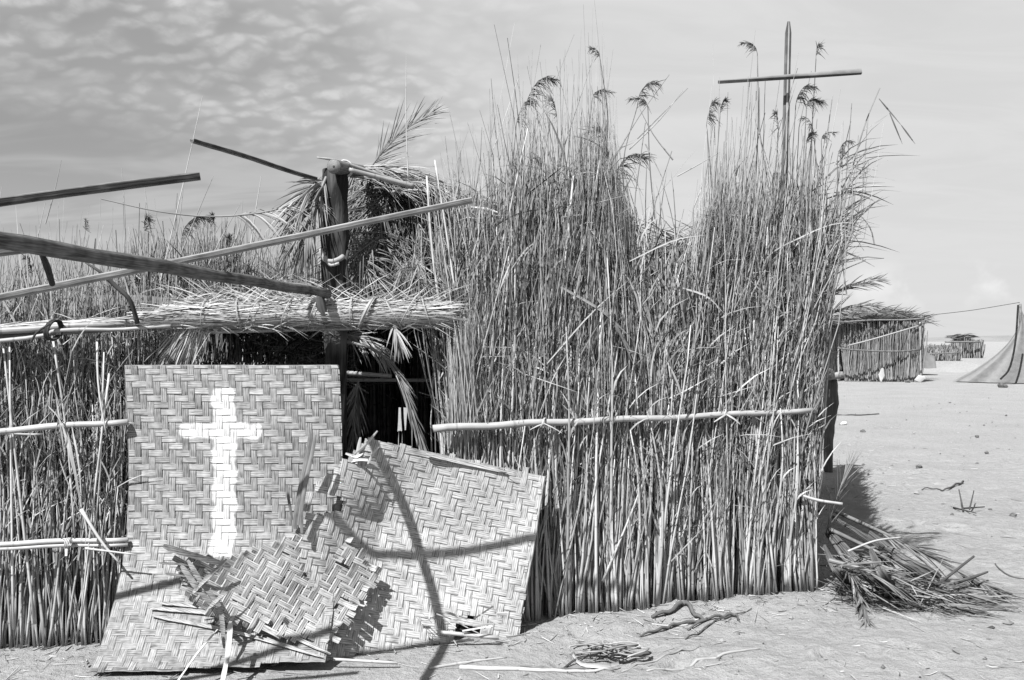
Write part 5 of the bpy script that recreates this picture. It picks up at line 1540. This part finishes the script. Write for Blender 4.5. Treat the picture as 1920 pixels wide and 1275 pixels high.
# ------------------------------------------------------------------ things on the sand
def onground(px, py, lift=0.0):
    D = EYE * F / (py - 637.5)
    q = P(px, py, D); q[2] = float(gh(q[0], q[1])) + lift
    return q
def ground_things():
    def gstick(name, label, cat, pts, rad, mat, tone, K=16, wob=0.0, lift=None, group=None):
        c = curve([onground(*p) for p in pts], K)
        rr = np.interp(np.linspace(0, 1, K), np.linspace(0, 1, len(rad)), rad)
        c[:, 2] = np.maximum(gh(c[:, 0], c[:, 1]) + rr * .7, c[:, 2] - .01 + rr * .7)
        c[:, 2] += np.abs(np.sin(np.arange(K) * .9)) * wob
        mb = MB(); mb.tubes(c, rr, 7, tone, cap=True)
        return tag(mb.build(name, mat, origin=c[0]), label, cat, group)
    g = 'dry sticks lying on the sand'
    gstick('reed_stick', 'pale split reed lying on the sand at bottom centre', 'reed', [(862, 1252), (950, 1257), (1060, 1255), (1150, 1246)], [.012, .011, .009, .007], M['cane'], .85, group=g)
    gstick('reed_stick', 'thin dark split stalk lying just behind the pale reed', 'reed', [(975, 1248), (1040, 1250), (1110, 1244)], [.005, .007, .004], M['pole'], .3, group=g)
    gstick('reed_stick', 'long thin stick lying on the sand right of the fibre coil', 'stick', [(1212, 1254), (1290, 1240), (1370, 1228), (1425, 1222)], [.005, .009, .008, .004], M['cane'], .6, group=g)
    gstick('reed_stick', 'slender curved stalk running right from the fibre coil', 'stick', [(1165, 1245), (1230, 1232), (1270, 1222), (1310, 1216)], [.005, .006, .004], M['pole'], .6, group=g)
    gstick('reed_stick', 'pale straight stick on the sand left of bottom centre', 'stick', [(805, 1253), (860, 1244), (950, 1232)], [.007, .008, .004], M['cane'], .7, group=g)
    g2 = 'dark root twigs before the screen'
    gstick('root_twig', 'upper gnarled dark root twig before the reed screen', 'twig', [(1222, 1162), (1260, 1158), (1285, 1150), (1305, 1165), (1325, 1172)], [.010, .013, .014, .012, .006], M['bark'], .7, wob=.02, group=g2)
    gstick('root_twig', 'middle root twig winding left on the sand', 'twig', [(1200, 1190), (1240, 1182), (1270, 1172), (1320, 1172)], [.005, .009, .009, .008], M['bark'], .6, wob=.015, group=g2)
    gstick('root_twig', 'long root twig curving right with a hooked tip', 'twig', [(1290, 1180), (1340, 1168), (1375, 1162), (1386, 1170)], [.006, .008, .009, .006], M['bark'], .7, wob=.015, group=g2)
    gstick('root_twig', 'straight dark twig slanting down from the root twigs', 'twig', [(1285, 1200), (1320, 1183), (1360, 1166), (1410, 1150)], [.004, .005, .005, .002], M['bark'], .6, wob=.01, group=g2)
    gstick('root_twig', 'pale straight twig under the root twigs', 'twig', [(1222, 1171), (1290, 1172)], [.005, .006], M['cane'], .7, group=g2)
    # coil of bast fibre
    root = empty('fibre_coil', onground(1140, 1228), 'loose bundle of curled bark fibre lying on the sand', 'fibre bundle')
    c0 = onground(1138, 1228)
    for k in range(15):
        th = np.linspace(rng.random() * 6, rng.random() * 6 + rng.uniform(3, 7), 16)
        rx, ry = rng.uniform(.06, .13), rng.uniform(.03, .08)
        p = np.stack([c0[0] + rng.normal(0, .045) + rx * np.cos(th) * (1 + .25 * np.sin(th * 2.3 + k)), c0[1] + rng.normal(0, .02) + ry * np.sin(th + k), c0[2] + .02 + k * .002 + .02 * (1 + np.sin(th * 1.3 + k * 2))], 1)
        m = MB(); m.tubes(p, rng.uniform(.0025, .0055), 6, rng.uniform(.2, .6)); m.build('strand', M['straw'], root)
    m = MB(); m.tubes(curve([onground(1150, 1232, .03), onground(1175, 1232, .05), onground(1205, 1232, .04), onground(1220, 1225, .03)], 10), np.array([.006, .010, .013, .014, .013, .012, .012, .011, .011, .006]), 8, .7, cap=True); m.build('knob', M['bark'], root)
    m = MB(); m.blades(curve([onground(1075, 1232, .04), onground(1090, 1242, .012), onground(1130, 1246, .012), onground(1160, 1238, .03)], 10), .009, np.array([0, .4, 1]), .75, fold=.4); m.build('bark_strip', M['cane'], root)
    m = MB(); m.tubes(curve([onground(1058, 1245, .0), onground(1075, 1238, .02), onground(1090, 1236, .03)], 6), .006, 5, .4); m.build('strand', M['bark'], root)
    # twig standing on the open sand at right
    r = empty('twig', onground(1812, 960), 'forked dark twig standing on the open sand at right', 'twig')
    for (a, b) in (((1788, 952, .0), (1830, 968, .02)), ((1806, 962, .01), (1798, 945, .14)), ((1818, 960, .01), (1826, 945, .13)), ((1806, 958, .02), (1846, 955, .02))):
        m = MB(); m.tubes(curve([onground(*a[:2], a[2] + .01), onground(*b[:2], b[2] + .01)], 5), np.linspace(.009, .005, 5), 6, .4, cap=True); m.build('stem', M['bark'], r)
    gstick('root_twig', 'thin dark stick lying on the sand beyond the wall shadow', 'stick', [(1728, 915), (1770, 915), (1806, 903)], [.006, .009, .012], M['bark'], .5, wob=.02)
    gstick('root_twig', 'far thin stick lying on the sand beyond the short post', 'stick', [(1570, 779), (1610, 779), (1648, 777)], [.012, .015, .012], M['bark'], .6)
    gstick('root_twig', 'curved thin stick lying right of the palm heap', 'stick', [(1866, 1060), (1880, 1072), (1905, 1080), (1935, 1085)], [.005, .006, .005], M['bark'], .8)
    gstick('root_twig', 'faint curved stalk at the right edge below the palm heap', 'stick', [(1870, 1128), (1895, 1140), (1920, 1155)], [.004, .004], M['cane'], .5)
    # white tin lid
    m = MB(); c = onground(1582, 796, .03)
    m.tubes(np.array([c + [0, -.02, -.01], c + [0, .0, .01]]), np.array([.06, .06]), 14, 1.0, cap=True)
    tag(m.build('tin_lid', M['white'], origin=c), 'small white round lid lying on the sand near the short post', 'lid')
    # stones: the few that can be pointed at
    names = (((1880, 726), .26, 'dark block of stone below the hanging net'), ((1618, 811), .09, 'dark stone on the sand right of the short post'), ((1723, 876), .07, 'small dark stone out on the open sand'),
             ((1900, 967), .055, 'dark lump near the right edge by the standing twig'), ((1832, 820), .06, 'small stone on the far sand at right'), ((1857, 955), .03, 'pebble just right of the standing twig'),
             ((1785, 967), .03, 'pebble left of the standing twig'), ((1850, 848), .05, 'flat dark stone on the sand near the right edge'), ((1702, 717), .16, 'dark stone at the foot of the far hut'))
    for (pp, s, lb) in names:
        c = onground(*pp, s * .25)
        m = MB()
        th = np.linspace(0, np.pi, 6)[:, None]; ph = np.arange(9)[None] / 9 * 6.283
        R_ = s * .5 * (1 + rng.normal(0, .13, (6, 9)))
        V = np.stack([R_ * np.sin(th) * np.cos(ph) * 1.2, R_ * np.sin(th) * np.sin(ph), R_ * np.cos(th) * .75 * np.ones_like(ph)], -1).reshape(-1, 3) + c
        k = np.arange(5)[:, None] * 9; s_ = np.arange(9)[None]
        m.add(V, np.stack([k + s_, k + 9 + s_, k + 9 + (s_ + 1) % 9, k + (s_ + 1) % 9], -1).reshape(-1, 4), .3)
        tag(m.build('stone', M['stone'], origin=c, smooth=False), lb, 'stone', 'stones on the sand')
    # uncountable bits: straw crumbs and grit
    mb = MB(); n = 1500
    D = 4.4 + rng.random(n) ** 1.6 * 14
    X = rng.uniform(-.55, .6, n) * D
    ok = (D < wall_left_D(X) - .1) | (X > 2.2) | ((X > 0) & (D < wall_right_D(X) - .05))
    D, X = D[ok], X[ok]
    extra = 700
    X = np.concatenate([X, rng.uniform(-3, 2.2, extra)]); De = np.where(X[-extra:] < -.2, wall_left_D(X[-extra:]), wall_right_D(X[-extra:])) - .02 - np.abs(rng.normal(0, .28, extra))
    D = np.concatenate([D, De]); n = len(X)
    z = gh(X, D)
    an = rng.random(n) * 6.283; L_ = rng.exponential(.04, n) + .01
    d = np.stack([np.cos(an), np.sin(an), rng.normal(.02, .12, n)], 1)
    tt = np.linspace(-.5, .5, 3)[None, :, None]
    p = np.stack([X, D, z + .004], 1)[:, None] + d[:, None] * L_[:, None, None] * tt
    p[..., 2] = np.maximum(p[..., 2], gh(p[..., 0], p[..., 1]) + .003)
    mb.tubes(p, rng.uniform(.0012, .0038, n)[:, None] * np.array([1, 1, .5])[None], 4, np.clip(rng.normal(.5, .28, n), 0, 1))
    tag(mb.build('straw_crumbs', M['straw'], origin=(0, 5, 0)), 'scattered straw crumbs and twig bits on the sand', 'litter', kind='stuff')
    mb = MB(); n = 650
    D = 4.4 + rng.random(n) ** 1.5 * 24; X = rng.uniform(-.2, .6, n) * D
    ok = (X > 2.2) | ((X > 0) & (D < wall_right_D(X) - .05)); D, X = D[ok], X[ok]; n = len(X)
    s = (rng.exponential(.005, n) + .0025) * np.clip(D / 9, 1, 2)
    oc = np.array([[1, 0, 0], [0, 1, 0], [-1, 0, 0], [0, -1, 0], [0, 0, .7], [0, 0, -.7]])
    V = (oc[None] * (1 + rng.normal(0, .2, (n, 6, 3)))) * s[:, None, None] + np.stack([X, D, gh(X, D) + s * .2], 1)[:, None]
    f = np.array([[0, 1, 4], [1, 2, 4], [2, 3, 4], [3, 0, 4], [1, 0, 5], [2, 1, 5], [3, 2, 5], [0, 3, 5]])
    mb.add(V.reshape(-1, 3), (np.arange(n)[:, None, None] * 6 + f[None]).reshape(-1, 3), np.repeat(np.clip(rng.normal(.55, .25, n), 0, 1), 6))
    tag(mb.build('grit', M['stone'], origin=(2, 7, 0), smooth=False), 'dark grit and pebbles scattered over the sand', 'grit', kind='stuff')
mw, ntw, bw_ = new_mat('white_paint'); bw_.inputs['Base Color'].default_value = (.8, .8, .8, 1); bw_.inputs['Roughness'].default_value = .4
M['white'] = mw
ground_things()

# ------------------------------------------------------------------ far huts, tent, net
def far_hut():
    D = 38.8
    a = P(1590, 717, D); b = P(1728, 717, D - .6)
    root = empty('reed_hut', (a + b) / 2 * [1, 1, 0], 'flat-roofed reed hut standing far off behind the right corner', 'hut')
    def wall(px0, px1, D0, D1, y0, y1, n, tone, nm='wall'):
        mb = MB()
        s = rng.random(n); px = px0 + (px1 - px0) * s; DD = D0 + (D1 - D0) * s + rng.normal(0, .05, n)
        X = (px - 960) / F * DD
        zt = EYE + (637.5 - y1) / F * DD + rng.normal(0, .04, n)
        z0 = np.where(rng.random(n) < .6, 0.0, rng.random(n) * 1.6)
        H = np.maximum(zt - z0, .2) * rng.uniform(.6, 1, n)
        p = reed_paths(np.stack([X, DD, z0], 1), H, rng.normal(0, .06, (n, 2)), 4, .05)
        mb.tubes(p, rng.uniform(.008, .022, n)[:, None] * np.ones((1, 4)), 4, np.clip(rng.normal(tone, .24, n), .05, 1))
        mb.build(nm, M['farreed'], root, kind='stuff')
        # matted core
        mc = MB()
        q0, q1 = P(px0, y0, D0 + .1), P(px1, y0, D1 + .1); q0[2] = q1[2] = -.05
        h = EYE + (637.5 - y1) / F * D0 - .05
        V = np.array([q0, q1, q1 + [0, .08, 0], q0 + [0, .08, 0]])
        V = np.concatenate([V, V + [0, 0, h]])
        mc.add(V, np.array([[0, 1, 5, 4], [1, 2, 6, 5], [2, 3, 7, 6], [3, 0, 4, 7], [4, 5, 6, 7]]), tone * .8)
        mc.build(nm, M['farreed'], root)
    wall(1584, 1727, 38.8, 38.2, 717, 598, 2200, .5)
    wall(1536, 1575, 42.0, 39.4, 712, 602, 700, .6, 'side_wall')
    # inner back of the door gap, its shade put in as a dark tone
    wall(1560, 1600, 41.0, 41.0, 712, 602, 120, .1, 'door_gap_shade')
    # roof
    mb = MB(); n = 1400
    px = rng.uniform(1538, 1732, n); DD = 38.0 + rng.random(n) * 3.0
    zt = EYE + (637.5 - np.interp(px, [1538, 1600, 1650, 1700, 1733], [604, 592, 580, 588, 596])) / F * 39 - rng.random(n) * .22
    X = (px - 960) / F * DD
    an = rng.choice([-1, 1], n) * rng.uniform(.8, 1.7, n)
    leaf_set(mb, np.stack([X, DD, zt], 1), an, rng.uniform(.2, .7, n), rng.uniform(.008, .02, n), rng.uniform(0, .5, n), np.clip(rng.normal(.22, .14, n), .02, 1), 1.0)
    mb.build('roof_thatch', M['farreed'], root, kind='stuff')
    mc = MB()
    xs = np.linspace(1536, 1733, 12)
    top = np.array([P(x, np.interp(x, [1536, 1600, 1650, 1700, 1733], [606, 594, 582, 590, 597]), 38.2) for x in xs])
    bot = np.array([P(x, 600, 38.2) for x in xs])
    V = np.concatenate([top, bot, top + [0, 3.0, 0], bot + [0, 3.0, 0]]); m = 12
    i = np.arange(m - 1)
    mc.add(V, [np.stack([m + i, m + i + 1, i + 1, i], 1), np.stack([i, i + 1, 2 * m + i + 1, 2 * m + i], 1), np.stack([m + i, 3 * m + i, 3 * m + i + 1, m + i + 1], 1), np.array([[m - 1, 2 * m - 1, 4 * m - 1, 3 * m - 1]])], .12)
    mc.build('roof', M['farreed'], root)
    for (pts, r, tn, nm) in (([P(1575, 604, 38.1), P(1640, 600, 38.0), P(1690, 600, 37.9), P(1734, 597, 37.8)], .035, .3, 'eave_pole'), ([P(1570, 652, 38.0), P(1600, 656, 37.8), P(1680, 659, 37.5), P(1726, 655, 37.4)], .035, .25, 'rail'),
                             ([P(1536, 661, 41.5), P(1570, 659, 39.2)], .035, .4, 'rail'), ([P(1590, 648, 37.8), P(1640, 635, 37.6), P(1722, 611, 37.4)], .03, .7, 'brace'),
                             ([P(1573, 715, 38.9), P(1572, 660, 38.9), P(1577, 604, 38.9)], .035, .9, 'door_post'), ([P(1727, 715, 38.0), P(1725, 604, 38.0)], .03, .8, 'corner_post')):
        m = MB(); m.tubes(curve(pts, 8), r, 6, tn, cap=True); m.build(nm, M['pole'], root)
    for (x0, y0, x1, y1, w) in ((1652, 716, 1655, 690, .12), (1715, 712, 1735, 708, .15)):
        m = MB(); m.blades(curve([P(x0, y0, 37.7), P(x1, y1, 37.7)], 3), np.array([.1, 1, .3]) * w, np.array([1., 0, 0]), .8, fold=.3)
        m.build('leaf_scrap', M['straw'], root)
    return root
far_hut()
def far_rest():
    root = empty('reed_hut', P(1800, 660, 88) * [1, 1, 0], 'small far reed shelter between the flat-roofed hut and the net', 'hut')
    mb = MB(); n = 700
    px = rng.uniform(1738, 1842, n); D = 85 + rng.random(n) * 2
    ytop = np.where(px > 1785, 640, 650) + rng.normal(0, 2, n)
    ytop = np.where((px > 1790) & (px < 1820), ytop - 6, ytop)
    X = (px - 960) / F * D; H = EYE + (637.5 - ytop) / F * D
    p = reed_paths(np.stack([X, D, np.zeros(n)], 1), H, rng.normal(0, .05, (n, 2)), 4, .05)
    mb.tubes(p, rng.uniform(.02, .06, n)[:, None] * np.ones((1, 4)), 4, np.clip(rng.normal(.5, .22, n), 0, 1))
    mb.build('wall', M['farreed'], root, kind='stuff')
    m = MB(); m.tubes(curve([P(1772, 641, 84.5), P(1838, 641, 84.5)], 6), .08, 6, .35, cap=True); m.build('eave_pole', M['pole'], root)
    m = MB()
    for x in np.linspace(1788, 1818, 60):
        leaf_set(m, P(x, 632 + rng.normal(0, 2), 85)[None], np.array([rng.choice([-1, 1]) * 1.2]), np.array([.8]), np.array([.05]), np.array([.3]), np.array([.25]))
    m.build('roof_thatch', M['farreed'], root, kind='stuff')
    r2 = empty('reed_fence', P(1765, 672, 74) * [1, 1, 0], 'low ragged reed fence beyond the flat-roofed hut', 'fence')
    mb = MB(); n = 420
    px = rng.uniform(1728, 1800, n); D = 74 + rng.random(n)
    H = np.maximum(EYE + (637.5 - (656 + 5 * vnoise(px * .12, px * 0, 3) + rng.normal(0, 2.5, n))) / F * D, .3)
    p = reed_paths(np.stack([(px - 960) / F * D, D, np.zeros(n)], 1), H, rng.normal(0, .12, (n, 2)), 4, .08)
    mb.tubes(p, rng.uniform(.015, .045, n)[:, None] * np.ones((1, 4)), 4, np.clip(rng.normal(.5, .24, n), 0, 1))
    mb.build('reed_mass', M['farreed'], r2, kind='stuff')
    m = MB(); m.tubes(curve([P(1730, 664, 73.6), P(1800, 661, 73.6)], 6), .05, 6, .35, cap=True); m.build('rail', M['pole'], r2)
    # low tent with a sagging fly
    m = MB()
    D = 46.
    rid = curve([P(1726, 642, D), P(1740, 662, D), P(1753, 668, D)], 8)
    f0 = curve([P(1726, 690, D - .6), P(1740, 691, D - .7), P(1756, 690, D - .6)], 8)
    f1 = f0 + [0, 2.2, 0]
    V = np.concatenate([rid, f0, f1]); i = np.arange(7)
    m.add(V, [np.stack([i, i + 1, 9 + i, 8 + i], 1), np.stack([i, 16 + i, 17 + i, i + 1], 1), np.array([[7, 23, 15]]), np.array([[0, 8, 16]])], .4)
    tag(m.build('tent', M['net'], origin=P(1740, 690, D) * [1, 1, 0]), 'small low grey cloth tent beside the flat-roofed hut', 'tent')
    # sand heap behind the net
    m = MB(); xs = np.linspace(-1, 1, 21); ys = np.linspace(-1, 1, 11); gx, gy = np.meshgrid(xs, ys)
    z = .5 * np.clip(1 - gx ** 2, 0, 1) * np.clip(1 - gy ** 2, 0, 1) * (1 + .3 * vnoise(gx * 4, gy * 4, 3)) - .03
    c = P(1800, 690, 52.); V = np.stack([c[0] + gx * 2.6, 52 + gy * 2.5, z], -1).reshape(-1, 3)
    idx = np.arange(21 * 11).reshape(11, 21)
    m.add(V, np.stack([idx[:-1, :-1], idx[:-1, 1:], idx[1:, 1:], idx[1:, :-1]], -1).reshape(-1, 4), .5)
    tag(m.build('sand_mound', M['sand'], origin=(c[0], 52, 0)), kind='structure')
    # net hung from a pole
    D = 38.
    apex = P(1913, 572, D)
    root = empty('fishing_net', apex * [1, 1, 0], 'grey net hung from a pole, draped to the sand at the right edge', 'net')
    K, S = 22, 90
    t = np.linspace(0, 1, K)[:, None]
    s = np.linspace(0, 1, S)[None]
    th = np.radians(200 - 235 * s)                        # around the pole, open at the back
    foot = np.array([apex[0] + .6, D, .0])
    rx = 2.9; ry = 1.6
    rad = t ** 2.0
    fold = 1 + .025 * np.sin(s * 75 + 2 * np.sin(s * 9)) * t + .04 * np.sin(s * 19 + 1) * t
    X = apex[0] + (foot[0] - apex[0]) * t + rx * rad * np.cos(th) * fold
    Y = D - ry * rad * np.sin(th) * fold * 1.0
    Z = apex[2] * (1 - t) ** 1.0 + 0.02 + 0 * s
    V = np.stack([X, Y, Z], -1).reshape(-1, 3)
    idx = np.arange(K * S).reshape(K, S)
    q = np.stack([idx[:-1, :-1], idx[:-1, 1:], idx[1:, 1:], idx[1:, :-1]], -1).reshape(-1, 4)
    m = MB(); m.add(V, q, np.broadcast_to(.36 + .2 * np.sin(s * 47 + 3 * np.sin(s * 7)) + 0 * t, (K, S)).reshape(-1)); m.build('cloth', M['net'], root)  # tone stripes paint the light and shade of folds into the cloth
    m = MB(); m.tubes(curve([apex * [1, 1, 0], apex + [0, 0, .05]], 6), .05, 8, .3, cap=True); m.build('pole', M['pole'], root)
    m = MB(); m.tubes(curve([P(1909, 572, 36.2), P(1904, 640, 36.0), P(1893, 690, 35.7), P(1876, 711, 35.6)], 12), .035, 6, .02, cap=True); m.build('rope', M['bark'], root)
    m = MB(); m.tubes(curve([P(1732, 592, 38.0), P(1820, 582, 38.0), P(1912, 567, 38.0)], 10), .010, 4, .1)
    tag(m.build('cord', M['bark'], origin=P(1732, 592, 38.0)), 'thin cord strung from the flat-roofed hut to the top of the net', 'cord')
far_rest()
